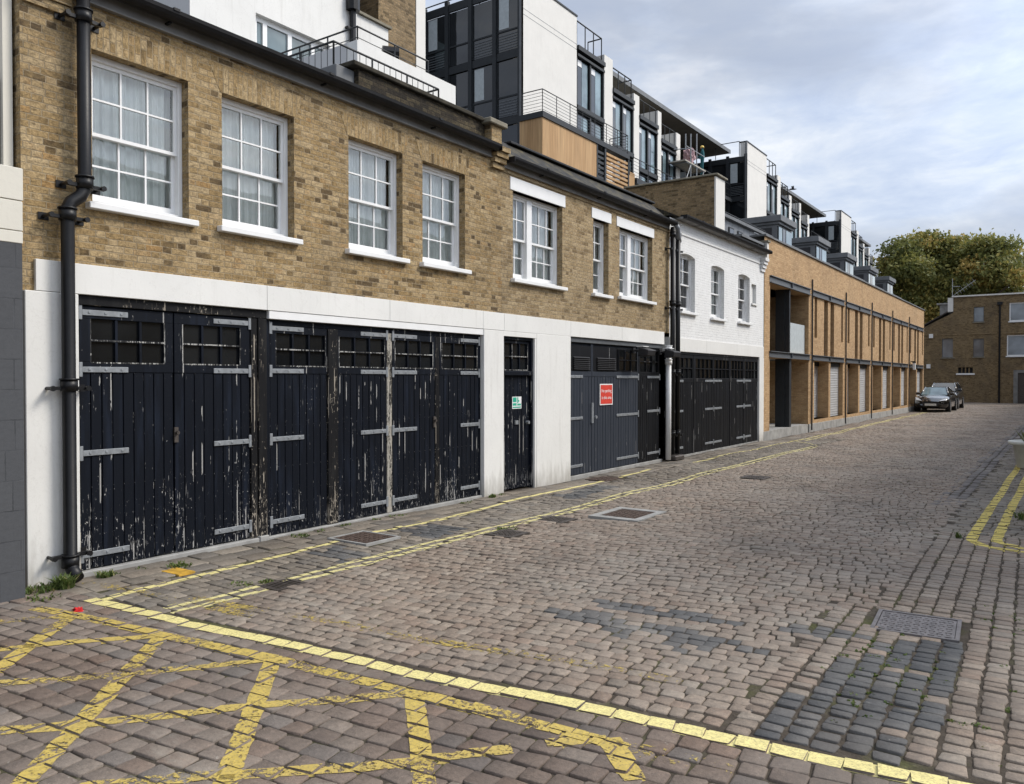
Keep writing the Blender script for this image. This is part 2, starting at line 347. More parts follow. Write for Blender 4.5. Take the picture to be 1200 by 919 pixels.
# ------------------------------------------------------------------ mesh builder
OFF = {}
class MB:
    def __init__(s): s.v = []; s.f = []; s.tone = None; s.swap = False
    def poly(s, pts):
        b = len(s.v); s.v += [tuple(p) for p in pts]; s.f.append(tuple(range(b, b+len(pts)))); return s
    def box(s, x0, x1, y0, y1, z0, z1):
        if x0 > x1: x0, x1 = x1, x0
        if y0 > y1: y0, y1 = y1, y0
        if z0 > z1: z0, z1 = z1, z0
        b = len(s.v)
        s.v += [(x0, y0, z0), (x1, y0, z0), (x1, y1, z0), (x0, y1, z0), (x0, y0, z1), (x1, y0, z1), (x1, y1, z1), (x0, y1, z1)]
        for q in ((3, 2, 1, 0), (4, 5, 6, 7), (0, 1, 5, 4), (1, 2, 6, 5), (2, 3, 7, 6), (3, 0, 4, 7)): s.f.append(tuple(b+i for i in q))
        return s
    def prism(s, pts, d):
        """pts: planar polygon (3d), extruded by vector d"""
        n = len(pts); b = len(s.v); d = Vector(d)
        s.v += [tuple(p) for p in pts]+[tuple(Vector(p)+d) for p in pts]
        nrm = Vector((0, 0, 0))
        for i in range(n): nrm += Vector(pts[i]).cross(Vector(pts[(i+1) % n]))
        fl = nrm.dot(d) > 0
        a = tuple(range(b, b+n)); c = tuple(range(b+n, b+2*n))
        s.f.append(a[::-1] if fl else a); s.f.append(c if fl else c[::-1])
        for i in range(n):
            j = (i+1) % n; q = (b+i, b+j, b+n+j, b+n+i); s.f.append(q if fl else q[::-1])
        return s
    def tube(s, path, r, n=8, cap=True):
        P = [Vector(p) for p in path]; b = len(s.v); rs = r if isinstance(r, (list, tuple)) else [r]*len(P)
        for i, p in enumerate(P):
            d = (P[min(i+1, len(P)-1)]-P[max(i-1, 0)]).normalized()
            a = d.orthogonal().normalized() if abs(d.z) < .99 else Vector((1, 0, 0))
            if i > 0:
                a = (pa-d*pa.dot(d)).normalized()
            pa = a; e = d.cross(a)
            for k in range(n):
                t = 2*math.pi*k/n; s.v.append(tuple(p+(a*math.cos(t)+e*math.sin(t))*rs[i]))
        for i in range(len(P)-1):
            for k in range(n):
                k2 = (k+1) % n; s.f.append((b+i*n+k, b+i*n+k2, b+(i+1)*n+k2, b+(i+1)*n+k))
        if cap: s.f.append(tuple(b+k for k in range(n))[::-1]); s.f.append(tuple(b+(len(P)-1)*n+k for k in range(n)))
        return s
    def lathe(s, c, prof, n=20):
        b = len(s.v); m = len(prof)
        for (r, z) in prof:
            for k in range(n):
                t = 2*math.pi*k/n; s.v.append((c[0]+r*math.cos(t), c[1]+r*math.sin(t), c[2]+z))
        for i in range(m-1):
            for k in range(n):
                k2 = (k+1) % n; s.f.append((b+i*n+k, b+i*n+k2, b+(i+1)*n+k2, b+(i+1)*n+k))
        s.f.append(tuple(b+k for k in range(n))[::-1]); s.f.append(tuple(b+(m-1)*n+k for k in range(n)))
        return s
    def wall(s, axis, c, a0, a1, z0, z1, holes, depth, flip=1):
        """front sheet at coordinate c on axis ('x' or 'y'), rectangular holes [(a0,a1,z0,z1)] with reveals going back by depth"""
        As = sorted({a0, a1, *[h[0] for h in holes], *[h[1] for h in holes]}); Zs = sorted({z0, z1, *[h[2] for h in holes], *[h[3] for h in holes]})
        P = (lambda a, z, d=0.: (c+d, a, z)) if axis == 'x' else (lambda a, z, d=0.: (a, c+d, z))
        inside = lambda a, z: any(h[0] < a < h[1] and h[2] < z < h[3] for h in holes)
        fl = (axis == 'x') == (flip > 0)
        for z_0, z_1 in zip(Zs, Zs[1:]):
            run = None
            for i in range(len(As)):
                a = As[i]
                ok = i < len(As)-1 and not inside((a+As[i+1])/2, (z_0+z_1)/2)
                if ok and run is None: run = a
                if not ok and run is not None:
                    q = [P(run, z_0), P(a, z_0), P(a, z_1), P(run, z_1)]; s.poly(q if fl else q[::-1]); run = None
        for (h0, h1, k0, k1) in holes:
            d = -depth*flip
            for q in ([P(h0, k0), P(h0, k1), P(h0, k1, d), P(h0, k0, d)], [P(h1, k1), P(h1, k0), P(h1, k0, d), P(h1, k1, d)],
                      [P(h0, k1), P(h1, k1), P(h1, k1, d), P(h0, k1, d)], [P(h1, k0), P(h0, k0), P(h0, k0, d), P(h1, k0, d)]):
                s.poly(q if fl else q[::-1])
        return s
    def build(s, name, mat, parent=None, smooth=False, bevel=0., seg=1):
        me = bpy.data.meshes.new(name)
        o3 = OFF.get(parent.name, Vector((0, 0, 0))) if parent else Vector((0, 0, 0))
        V = np.array(s.v, dtype=np.float64)
        me.from_pydata([tuple(v) for v in (V-np.array(o3))], [], s.f)
        me.update()
        uvl = me.uv_layers.new(name='UVMap')
        for p in me.polygons:
            n = p.normal; ax = max(range(3), key=lambda i: abs(n[i]))
            for li in p.loop_indices:
                w = V[me.loops[li].vertex_index]
                u = (w[1], w[2]) if ax == 0 else ((w[0], w[2]) if ax == 1 else (w[0], w[1]))
                uvl.data[li].uv = (u[1], u[0]) if s.swap else u
        if smooth:
            for p in me.polygons: p.use_smooth = True
        me.materials.append(M[mat] if isinstance(mat, str) else mat)
        if s.tone is not None:
            a = me.attributes.new('tone', 'FLOAT', 'FACE'); a.data.foreach_set('value', np.array(s.tone, dtype=np.float32))
        o = bpy.data.objects.new(name, me); COL.objects.link(o)
        if parent: o.parent = parent; OFF[o.name] = o3
        if bevel:
            m = o.modifiers.new('bevel', 'BEVEL'); m.width = bevel; m.segments = seg; m.limit_method = 'ANGLE'; m.angle_limit = R(40)
        return o
def tag(o, label=None, cat=None, group=None, kind=None):
    for k, v in (('label', label), ('category', cat), ('group', group), ('kind', kind)):
        if v: o[k] = v
    return o
def thing(name, label, cat, loc=(0, 0, 0), group=None):
    o = bpy.data.objects.new(name, None); COL.objects.link(o); o.location = loc; o.empty_display_size = .3
    OFF[o.name] = Vector(loc); return tag(o, label, cat, group)
def box(name, mat, par, *b, bevel=0.): return MB().box(*b).build(name, mat, par, bevel=bevel)

# ------------------------------------------------------------------ ground
def gz(x, y):
    return .010*np.sin(x*1.1+.4*y+1.)+.009*np.sin(y*1.7-.6*x)+.006*np.sin(x*3.1+y*2.3)
def P2(*pts): return [atZ(*p) for p in pts]
# flat base sheet, under the stones
gb = MB(); gb.poly([(-400, -300, -.075), (400, -300, -.075), (400, 500, -.075), (-400, 500, -.075)])
tag(gb.build('ground', 'dirt'), kind='structure')

# joint filling: follows the gentle unevenness of the paving, just below the tops of the stones
gx, gy = np.arange(-8.6, 3.2, .14), np.concatenate([np.arange(-.5, 24, .14), np.arange(24, 66, .5)])
GX, GY = np.meshgrid(gx, gy); GZ = gz(GX, GY)-.0095
jb = MB(); jb.v = [tuple(p) for p in np.stack([GX, GY, GZ], -1).reshape(-1, 3)]; nx_ = len(gx)
jb.f = [(j*nx_+i, j*nx_+i+1, (j+1)*nx_+i+1, (j+1)*nx_+i) for j in range(len(gy)-1) for i in range(nx_-1)]
tag(jb.build('road', 'dirt', smooth=True), kind='structure')
def inpoly(x, y, poly):
    r = np.zeros(x.shape, bool); n = len(poly)
    for i in range(n):
        (x0, y0), (x1, y1) = poly[i], poly[(i+1) % n]
        c = ((y0 > y) != (y1 > y)); r ^= c & (x < (x1-x0)*(y-y0)/((y1-y0) if y1 != y0 else 1e-9)+x0)
    return r
STOPA, STOPB = np.array(atZ(110, 707)), np.array(atZ(1075, 915))
sd = (STOPB-STOPA)/np.linalg.norm(STOPB-STOPA); sn = np.array([-sd[1], sd[0]])   # along the stop line / up the lane
def sdist(x, y): return (x-STOPA[0])*sn[0]+(y-STOPA[1])*sn[1]
COVERS = []      # rectangles kept free of stones: polygons
STONES = []      # (corners 4x2, zc, tilt) of each stone for the paint
def make_zone(name, org, ang, L, W, ext, test, tone, joint=.009, bond='run', jit=.5, fine=True, hgt=.006, wj=.12):
    """courses of stones: u along the course, v across; ext=(u0,u1,v0,v1)"""
    ca, sa = math.cos(ang), math.sin(ang)
    cen = []
    v = ext[2]; row = 0
    while v < ext[3]:
        w = W*(1+wj*(rng.random()-.5)); n = int((ext[1]-ext[0])/L)+2
        ln = L*(1+jit*(rng.random(n)-.5))
        if bond == 'stack': ln = L*(1+.25*(rng.random(n)-.5))
        u = np.cumsum(ln)-ln[0]*(rng.random() if bond != 'grid' else 0)+ext[0]
        for ui, li in zip(u-ln, ln): cen.append((ui, ui+li, v, v+w))
        v += w; row += 1
    A = np.array(cen)
    uc, vc = (A[:, 0]+A[:, 1])/2, (A[:, 2]+A[:, 3])/2
    x = org[0]+uc*ca-vc*sa; y = org[1]+uc*sa+vc*ca
    k = test(x, y)
    for c in COVERS: k &= ~inpoly(x, y, c)
    A, x, y = A[k], x[k], y[k]; N = len(A)
    g = joint/2
    hl, hw = (A[:, 1]-A[:, 0])/2-g, (A[:, 3]-A[:, 2])/2-g
    sgn = np.array([(-1, -1), (1, -1), (1, 1), (-1, 1)])
    c4 = np.stack([sgn[None, :, 0]*hl[:, None], sgn[None, :, 1]*hw[:, None]], -1)+(rng.random((N, 4, 2))-.5)*.019
    rot = (rng.random(N)-.5)*.075
    cr, sr = np.cos(ang+rot), np.sin(ang+rot)
    tilt = (rng.random((N, 2))-.5)*.036
    zc = gz(x, y)+(rng.random(N)-.5)*hgt*1.6
    def world(l, dz):
        X = x[:, None]+l[..., 0]*cr[:, None]-l[..., 1]*sr[:, None]; Y = y[:, None]+l[..., 0]*sr[:, None]+l[..., 1]*cr[:, None]
        Z = zc[:, None]+l[..., 0]*tilt[:, 0:1]+l[..., 1]*tilt[:, 1:2]+dz
        return np.stack([X, Y, Z], -1)
    if fine:      # worn, rounded corners: eight points to each ring
        def ring(k, cut):
            out = []
            for i in range(4):
                a, p, q = c4[:, i]*k, c4[:, i-1]*k, c4[:, (i+1) % 4]*k
                for t in (p, q):
                    d = t-a; out.append(a+d/np.linalg.norm(d, axis=1)[:, None]*cut)
            return np.stack(out, 1)
        n8 = 8; rings = [world(ring(1-.0045/np.maximum(.03, W/2), .007), 0), world(ring(1, .009), -.0035), world(ring(1, .009), -.035)]
    else:
        n8 = 4; rings = [world(c4*(1-.006/(W/2)), 0), world(c4, -.005), world(c4, -.035)]
    V = np.concatenate(rings, 1).reshape(-1, 3)     # N*(3*n8)
    base = np.arange(N)[:, None]*3*n8
    loops = [base+np.arange(n8)[None, :]]; 
    tops = loops[0]
    quads = []
    for r in range(2):
        for i in range(n8):
            j = (i+1) % n8; quads.append(np.stack([base[:, 0]+(r+1)*n8+i, base[:, 0]+(r+1)*n8+j, base[:, 0]+r*n8+j, base[:, 0]+r*n8+i], 1))
    Q = np.concatenate(quads, 0)
    me = bpy.data.meshes.new(name)
    me.vertices.add(len(V)); me.vertices.foreach_set('co', V.astype(np.float32).ravel())
    nl = tops.size+Q.size; me.loops.add(nl); me.polygons.add(N+len(Q))
    me.loops.foreach_set('vertex_index', np.concatenate([tops.ravel(), Q.ravel()]).astype(np.int32))
    st = np.concatenate([np.arange(N)*n8, N*n8+np.arange(len(Q))*4]).astype(np.int32)
    me.polygons.foreach_set('loop_start', st)
    me.polygons.foreach_set('loop_total', np.concatenate([np.full(N, n8), np.full(len(Q), 4)]).astype(np.int32))
    me.update(calc_edges=True); me.validate()
    T = tone(x, y)
    a = me.attributes.new('tone', 'FLOAT_COLOR', 'FACE')
    fc = np.concatenate([T]+[T]*(2*n8), 0); fc = np.concatenate([fc, np.ones((len(fc), 1))], 1)
    a.data.foreach_set('color', fc.astype(np.float32).ravel())
    me.materials.append(M['sett'])
    o = bpy.data.objects.new(name, me); COL.objects.link(o); tag(o, kind='structure')
    STONES.append(dict(x=x, y=y, hl=hl, hw=hw, cr=cr, sr=sr, c4=c4*(1-.001/(W/2)), tilt=tilt, zc=zc, rad=np.hypot(hl, hw)+.02))
    return o

# covers first (stones leave room for them)
def rect_c(cx, cy, lx, ly, a=0.):
    c, s = math.cos(a), math.sin(a)
    return [(cx+c*u-s*v, cy+s*u+c*v) for u, v in ((-lx/2, -ly/2), (lx/2, -ly/2), (lx/2, ly/2), (-lx/2, ly/2))]
GR1 = rect_c(-5.22, 4.24, .25, .30)                       # gully grate
MH1 = rect_c(-5.97, 5.90, .56, .50)                       # rusty plate by the doors
MH2 = rect_c(-4.46, 8.90, .66, .82)                       # framed plate in the lane
MH3 = rect_c(-5.02, 8.12, .40, .38); MH4 = rect_c(-4.94, 7.0, .36, .36); MH5 = rect_c(-6.42, 11.9, .42, .55); MH6 = rect_c(-4.34, 13.4, .42, .45)
YPL = rect_c(-6.26, 3.98, .26, .16, R(2))                 # yellow plate by the threshold
BIG = rect_c(-.84, 5.98, .52, .52, R(4))
COVERS += [GR1, MH1, MH2, MH3, MH4, MH5, MH6, YPL, BIG]

pal = lambda cols, p: (lambda n: np.array(cols)[rng.choice(len(cols), n, p=p)])
lanepal = pal([(.244, .193, .150), (.264, .213, .167), (.226, .174, .133), (.219, .181, .144), (.284, .236, .188), (.238, .178, .135)], [.38, .26, .14, .08, .06, .08])
junpal = pal([(.168, .127, .100), (.186, .145, .116), (.154, .115, .091), (.142, .119, .103), (.202, .162, .130), (.172, .121, .091)], [.32, .24, .2, .08, .06, .10])
edgepal = pal([(.198, .166, .130), (.170, .146, .117), (.228, .195, .155), (.155, .136, .114)], [.4, .25, .2, .15])
darkpal = pal([(.078, .079, .080), (.094, .094, .094), (.066, .067, .069), (.125, .120, .115)], [.4, .3, .2, .1])
DARKS = [P2((1026, 752), (1132, 750), (1066, 912), (862, 866), (960, 800)), P2((632, 713), (700, 716), (850, 748), (905, 768), (800, 765), (690, 735)),
         P2((668, 700), (720, 703), (842, 722), (900, 735), (840, 729), (700, 709)), P2((920, 735), (1030, 742), (1020, 752), (915, 744))]
DARKR = P2((470, 622), (510, 612), (545, 618), (500, 632)); DARKR2 = P2((365, 648), (395, 640), (430, 650), (400, 658))
DARKR3 = P2((650, 580), (700, 566), (725, 570), (670, 586))
def tone_with(pl, var=.14):
    def f(x, y):
        n = len(x); t = pl(n)*(1+var*(rng.random((n, 1))-.5)*2)
        d = np.zeros(n, bool)
        for i, q in enumerate(DARKS): d |= inpoly(x, y, q) & (rng.random(n) < (.97 if i == 0 else .8))
        for q in (DARKR, DARKR2, DARKR3): d |= inpoly(x, y, q)
        t[d] = darkpal(int(d.sum())); return t
    return f
LA = math.atan2(sd[1], sd[0]); LO = STOPA-sd*1.2+sn*.068
def lv(x, y): return -(x-LO[0])*math.sin(LA)+(y-LO[1])*math.cos(LA)
lane_t = lambda x, y: (sdist(x, y) > .07) & (x > -5.16) & (x < -1.18) 
COLZ = [(-1.195, 0), (-1.415, 6.3), (0, 6.3), (0, 0)]
make_zone('lane_paving', tuple(LO), LA, .108, .101, (0, 8, -.25, 8.97), lambda x, y: lane_t(x, y) & (lv(x, y) < 9.0) & ~inpoly(x, y, COLZ), tone_with(lanepal))
make_zone('lane_paving', tuple(LO), LA, .108, .101, (-1, 9, 9.0, 20.4), lambda x, y: (lv(x, y) > 9.0) & (x > -5.16) & (x < -1.42), tone_with(lanepal), fine=False)
make_zone('lane_paving', tuple(LO), LA, .15, .112, (-2, 12, 20.4, 64.), lambda x, y: (lv(x, y) > 20.4) & (x > np.where(y < 23.6, -5.16, -6.72)) & (x < np.where(y < 34, -1.42, 5.)) & (y < 65.8), tone_with(lanepal), fine=False)
# right-hand side: straight columns up the lane
make_zone('lane_paving', (-1.15, 2.6), R(92), .094, .124, (0, 10, -1.6, .32), lambda x, y: (sdist(x, y) > .10) & (((x > -1.20) & (y > 6.3)) | (x > -.05) | inpoly(x, y, COLZ)) & (y < 9.9) & (x < .5), tone_with(lanepal), bond='stack', joint=.016, wj=0)
make_zone('lane_paving', (-1.18, 9.9), R(0), .17, .105, (-.01, 3.4, 0, 25.), lambda x, y: (y > 9.9) & (y < 34) & (x > -1.16) & (x < 2.5), tone_with(edgepal), fine=False)
# channel of lengthwise stones along the right
make_zone('channel_paving', (-1.43, 12.), R(90), .2, .125, (0, 22, -.26, 0.), lambda x, y: (y > 12) & (y < 34), tone_with(pal([(.12, .105, .1), (.15, .13, .12)], [.5, .5])), joint=.02, fine=False)
# edge strip in front of the doors: lengthwise stones, then slabs up to the walls
strip_t = lambda x, y: (sdist(x, y) > .08) & (x > -6.14) & (x < -5.17) & (y < 23.6)
make_zone('edge_paving', (-6.14, 3), R(0), .165, .10, (-.05, 1.1, -.3, 20.6), strip_t, tone_with(edgepal), fine=True)
make_zone('edge_paving', (-6.16, 2.9), R(90), .30, .20, (-.2, 20.8, 0, .64), lambda x, y: (sdist(x, y) > .05) & (x > -6.80) & (x < -6.15) & (y < 23.6) , tone_with(edgepal), jit=.6)
# junction: larger blocks parallel to the stop line
make_zone('junction_paving', tuple(STOPA-sn*(.120*44-.060)-sd*5.), math.atan2(sd[1], sd[0]), .152, .120, (0, 11.5, 0, 5.27+.08), lambda x, y: (sdist(x, y) < .075) & (x > -8.5), tone_with(junpal, .12), joint=.010, jit=.34, hgt=.005, wj=0)

# road paint: each marking clipped to the tops of the stones it crosses
def clip(poly, quad):
    """convex clip of poly by convex counter-clockwise quad"""
    out = poly
    for i in range(len(quad)):
        a, b = quad[i], quad[(i+1) % len(quad)]; ex, ey = b[0]-a[0], b[1]-a[1]
        inp, out = out, []
        if not inp: break
        dd = [ex*(p[1]-a[1])-ey*(p[0]-a[0]) for p in inp]
        for k in range(len(inp)):
            p, q, dp, dq = inp[k-1], inp[k], dd[k-1], dd[k]
            if (dp >= 0) != (dq >= 0):
                t = dp/(dp-dq); out.append((p[0]+t*(q[0]-p[0]), p[1]+t*(q[1]-p[1])))
            if dq >= 0: out.append(q)
    return out
def ccw(q):
    a = sum(q[i][0]*q[(i+1) % len(q)][1]-q[(i+1) % len(q)][0]*q[i][1] for i in range(len(q)))
    return q if a > 0 else q[::-1]
def seg(p, q, w, w2=None):
    p, q = np.array(p), np.array(q); d = (q-p)/np.linalg.norm(q-p); n = np.array([-d[1], d[0]]); w2 = w2 or w
    return ccw([tuple(p+n*w/2), tuple(p-n*w/2), tuple(q-n*w2/2), tuple(q+n*w2/2)])
def ragged(Q, amp):
    e = [math.dist(Q[k], Q[(k+1) % 4]) for k in range(4)]; k0 = 0 if e[0] >= e[1] else 1
    A_, B_, C_, D_ = [np.array(Q[(k0+k) % 4]) for k in range(4)]; n = max(1, int(max(e)/.06)); w = (A_-D_)/np.linalg.norm(A_-D_); out = []
    a = [A_+(B_-A_)*k/n+w*random.uniform(-amp, amp) for k in range(n+1)]; d = [D_+(C_-D_)*k/n+w*random.uniform(-amp, amp) for k in range(n+1)]
    for k in range(n): out.append(ccw([tuple(d[k]), tuple(d[k+1]), tuple(a[k+1]), tuple(a[k])]))
    return out
def paint(name, mat, quads, lift=.0012, rag=.0042):
    mb = MB()
    if mat != 'creampaint' or rag > .0042: quads = [q for Q in quads for q in (ragged(Q, rag) if max(Q[i][1] for i in range(4)) < 14 else [Q])]
    for qi, Q in enumerate(quads):
        cx = sum(p[0] for p in Q)/len(Q); cy = sum(p[1] for p in Q)/len(Q)
        for z in STONES:
            # bounding test in the quad's own frame
            qx = [p[0] for p in Q]; qy = [p[1] for p in Q]
            k = (z['x'] > min(qx)-.2) & (z['x'] < max(qx)+.2) & (z['y'] > min(qy)-.2) & (z['y'] < max(qy)+.2)
            for i in np.nonzero(k)[0]:
                c, s = z['cr'][i], z['sr'][i]
                pts = [(z['x'][i]+l[0]*c-l[1]*s, z['y'][i]+l[0]*s+l[1]*c) for l in z['c4'][i]]
                r = clip(pts, Q)
                if len(r) < 3: continue
                o = []
                for (px, py) in r:
                    dx, dy = px-z['x'][i], py-z['y'][i]; lu, lv = dx*c+dy*s, -dx*s+dy*c
                    o.append((px, py, z['zc'][i]+lu*z['tilt'][i][0]+lv*z['tilt'][i][1]+lift*(1+.3*qi % 3)))
                mb.poly(o)
        # what lies in the joints
        c_ = sorted(range(4), key=lambda k: 0); e = [math.dist(Q[k], Q[(k+1) % 4]) for k in range(4)]; k0 = 0 if e[0] >= e[1] else 1
        A_, B_, C_, D_ = [np.array(Q[(k0+k) % 4]) for k in range(4)]; n = max(1, int(max(e)/.12))
        for k in range(n):
            q4 = [A_+(B_-A_)*k/n, A_+(B_-A_)*(k+1)/n, D_+(C_-D_)*(k+1)/n, D_+(C_-D_)*k/n]
            mb.poly([(p[0], p[1], float(gz(p[0], p[1]))-.0082+.0003*(qi % 3)) for p in q4])
    if mb.f: tag(mb.build(name, mat), kind='structure')
# stop line (cream)
paint('road_marking', 'creampaint', [seg(STOPA-sd*.05, STOPB+sd*.9, .108)])
# box junction
bl = P2((40, 716), (190, 745), (320, 773), (485, 810), (735, 880))
paint('road_marking', 'yellow', [seg(a, b, .10) for a, b in zip(bl[:4], bl[1:])])
ap = P2((85, 725), (190, 746), (320, 774), (485, 811), (712, 868))
lo = P2((-60, 828), (20, 919), (262, 919), (498, 919), (745, 917))
ext = lambda a, b, t: tuple(np.array(a)+(np.array(b)-np.array(a))*t)
paint('road_marking', 'yellow', [seg(ap[0], lo[0], .10)]+[seg(a, ext(a, b, 1.35), .10) for a, b in zip(ap[1:4], lo[1:4])]+[seg(ap[4], lo[4], .12, .10)])
ll = P2((-20, 734), (-40, 768), (-40, 806), (-60, 859), (60, 921))
paint('road_marking', 'yellowthin', [seg(a, b, .085) for a, b in zip(ap, ll)][:4])
paint('road_marking', 'yellowthin', [seg(*P2((90, 917), (400, 896)), .085), seg(*P2((400, 896), (600, 878)), .085), seg(*P2((640, 874), (712, 868)), .08)])
paint('road_marking', 'yellowghost', [seg(*P2((225, 700), (800, 802)), .10), seg(*P2((735, 880), (860, 905)), .12), seg(*P2((100, 684), (300, 722)), .12)])
# edge lines
e1 = P2((120, 705), (205, 682), (310, 655), (450, 623.5), (590, 589), (762, 550.5)); 
paint('road_marking', 'creampaint', [seg(a, b, .072) for a, b in zip(e1, e1[1:])])
paint('road_marking', 'creampaint', [seg((-6.18, 15.2), (-6.10, 21.5), .06), seg((-6.10, 21.5), (-6.05, 30), .07), seg((-6.05, 30), (-6.1, 46), .08), seg((-5.92, 22.5), (-5.95, 46), .06)])
paint('road_marking', 'creamworn', [seg((-5.33, 3.28), (-5.26, 20.6), .06), seg((-5.20, 3.26), (-5.145, 20.6), .06), seg((-6.02, 21.9), (-5.2, 20.8), .05)])
# double yellow lines by the right-hand kerb, turning the corner
def bend(off):
    pts = [(-.80+off, 18.2), (-.83+off, 13), (-.84+off, 10.1+off*.3)]
    cx, cy, r = -.84+off+.55-off*.8, 9.62+off*.3, .55-off*.8
    for t in range(0, 91, 15): pts.append((cx-r*math.cos(R(t)), cy-r*math.sin(R(t))))
    pts.append((2.4, cy-r)); return pts
for off in (0, .22):
    b = bend(off); paint('road_marking', 'yellownew', [seg(p, q, .10) for p, q in zip(b, b[1:])])

# covers, grates ------------------------------------------------------------
def cover(name, label, cat, poly, mat, z=.004, tread=None, frame=None, fr=.05, group=None):
    c = np.mean(np.array(poly), 0); zb = float(gz(c[0], c[1]))+z
    t = thing(name, label, cat, (c[0], c[1], zb), group)
    P = np.array(poly); k = 1-2*fr/np.linalg.norm(P[1]-P[0]); I = c+(P-c)*k
    if frame:
        mb = MB()
        for i in range(4):
            j = (i+1) % 4; mb.prism([(*P[i], zb-.05), (*P[j], zb-.05), (*I[j], zb-.05), (*I[i], zb-.05)], (0, 0, .058))
        mb.build('frame', frame, t)
    mb = MB().prism([(*p, zb-.05) for p in (c+(P-c)*(k-.015 if frame else .98))], (0, 0, .052)); mb.build('plate', mat, t)
    if tread:
        mb = MB(); J = c+(P-c)*(k-.06); e1, e2 = J[1]-J[0], J[3]-J[0]; nu, nv = tread
        for a in range(nu):
            for b in range(nv):
                p = J[0]+e1*(a+.5)/nu+e2*(b+.5)/nv; s1, s2 = e1/nu*.38, e2/nv*.30
                if (a+b) % 2: s1, s2 = e1/nu*.20, e2/nv*.46
                mb.prism([(*(p-s1-s2), zb+.001), (*(p+s1-s2), zb+.001), (*(p+s1+s2), zb+.001), (*(p-s1+s2), zb+.001)], (0, 0, .006))
        mb.build('tread', mat, t)
    return t
cover('manhole_cover', 'rusty square iron cover on the cream edge line in front of the peeling doors', 'manhole cover', MH1, 'rust', frame='concrete', tread=(7, 6), fr=.03)
cover('manhole_cover', 'brown iron cover set in a pale concrete frame out in the cobbles', 'manhole cover', MH2, 'rust', frame='concrete', tread=(6, 8), fr=.09)
cover('manhole_cover', 'dull flat iron cover without frame beside the concrete framed one', 'manhole cover', MH3, 'iron', tread=(6, 6))
cover('manhole_cover', 'mossy worn iron cover just outside the faint double lines', 'manhole cover', MH4, 'iron', tread=(6, 6))
cover('manhole_cover', 'rust brown cover against the foot of the grey garage doors', 'manhole cover', MH5, 'rust', tread=(5, 6))
cover('manhole_cover', 'small dark cover far out in the cobbles beyond the framed one', 'manhole cover', MH6, 'iron', tread=(5, 5))
cover('manhole_cover', 'large worn ribbed iron cover above the dark patch of setts', 'manhole cover', BIG, 'cover', frame='cover', tread=(9, 9), fr=.025)
cover('access_plate', 'small plate painted yellow below the threshold of the first doors', 'access plate', YPL, 'orangeiron')
c = np.mean(np.array(GR1), 0); zb = float(gz(*c))
t = thing('drain_grate', 'slotted black gully grate with grass along its edge in the cobbles', 'drain grate', (c[0], c[1], zb))
mb = MB(); P = np.array(GR1); mb.box(P[0][0], P[2][0], P[0][1], P[0][1]+.03, zb-.05, zb+.006); mb.box(P[0][0], P[2][0], P[2][1]-.03, P[2][1], zb-.05, zb+.006)
mb.box(P[0][0], P[0][0]+.03, P[0][1]+.03, P[2][1]-.03, zb-.05, zb+.006); mb.box(P[2][0]-.03, P[2][0], P[0][1]+.03, P[2][1]-.03, zb-.05, zb+.006); mb.build('frame', 'iron', t)
mb = MB()
for i in range(7):
    y = P[0][1]+.04+i*.033; mb.box(P[0][0]+.03, P[2][0]-.03, y, y+.016, zb-.035, zb+.004)
mb.build('grating', 'iron', t)

# weeds ----------------------------------------------------------------------
def weeds(name, spots, label=None):
    mb = MB(); mb.tone = []
    for (x, y, r, n, h) in spots:
        for _ in range(n):
            a = random.random()*6.28; d = r*math.sqrt(random.random()); px, py = x+d*math.cos(a), y+d*math.sin(a)
            b = random.random()*6.28; hh = h*(.4+.8*random.random()); w = .004+.006*random.random(); lean = hh*(.3+.9*random.random())
            z = float(gz(px, py))-.008
            ux, uy = math.cos(b)*w, math.sin(b)*w; lx, ly = math.cos(b+1.57)*lean, math.sin(b+1.57)*lean
            mb.poly([(px-ux, py-uy, z), (px+ux, py+uy, z), (px+ux*.9+lx*.4, py+uy*.9+ly*.4, z+hh*.7), (px-ux*.9+lx*.4, py-uy*.9+ly*.4, z+hh*.7)])
            mb.poly([(px-ux*.9+lx*.4, py-uy*.9+ly*.4, z+hh*.7), (px+ux*.9+lx*.4, py+uy*.9+ly*.4, z+hh*.7), (px+lx, py+ly, z+hh)])
            k = min(1, max(0, random.gauss(.45, .25))); mb.tone += [k, k]
    return tag(mb.build(name, 'weed'), kind='stuff')
sp = [(-6.5, 3.15, .07, 230, .10), (-6.55, 3.0, .13, 160, .05), (-6.3, 2.9, .12, 60, .03), (-6.62, 3.55, .07, 90, .05), (-5.5, 4.05, .10, 110, .022), (-5.40, 4.22, .06, 90, .025), (-6.42, 4.1, .10, 120, .04),
      (-5.12, 7.25, .13, 150, .022), (-6.64, 9.05, .05, 60, .05), (-6.6, 5.6, .1, 80, .035)]
for _ in range(46):      # tufts in the joints of the dark patch and the columns right of it
    sp.append((-1.15+random.random()*.65, 3.9+random.random()*1.9, .02, 9, .014))
for _ in range(26): sp.append((-.5+random.random()*.4, 3.9+random.random()*3, .02, 8, .014))
for _ in range(14): sp.append((-6.68+random.random()*.08, 3.4+random.random()*6, .05, 16, .03))
sp += [(-.40, 11.3, .14, 160, .09), (-.95, 9.6, .03, 22, .09)]
weeds('weeds', sp)
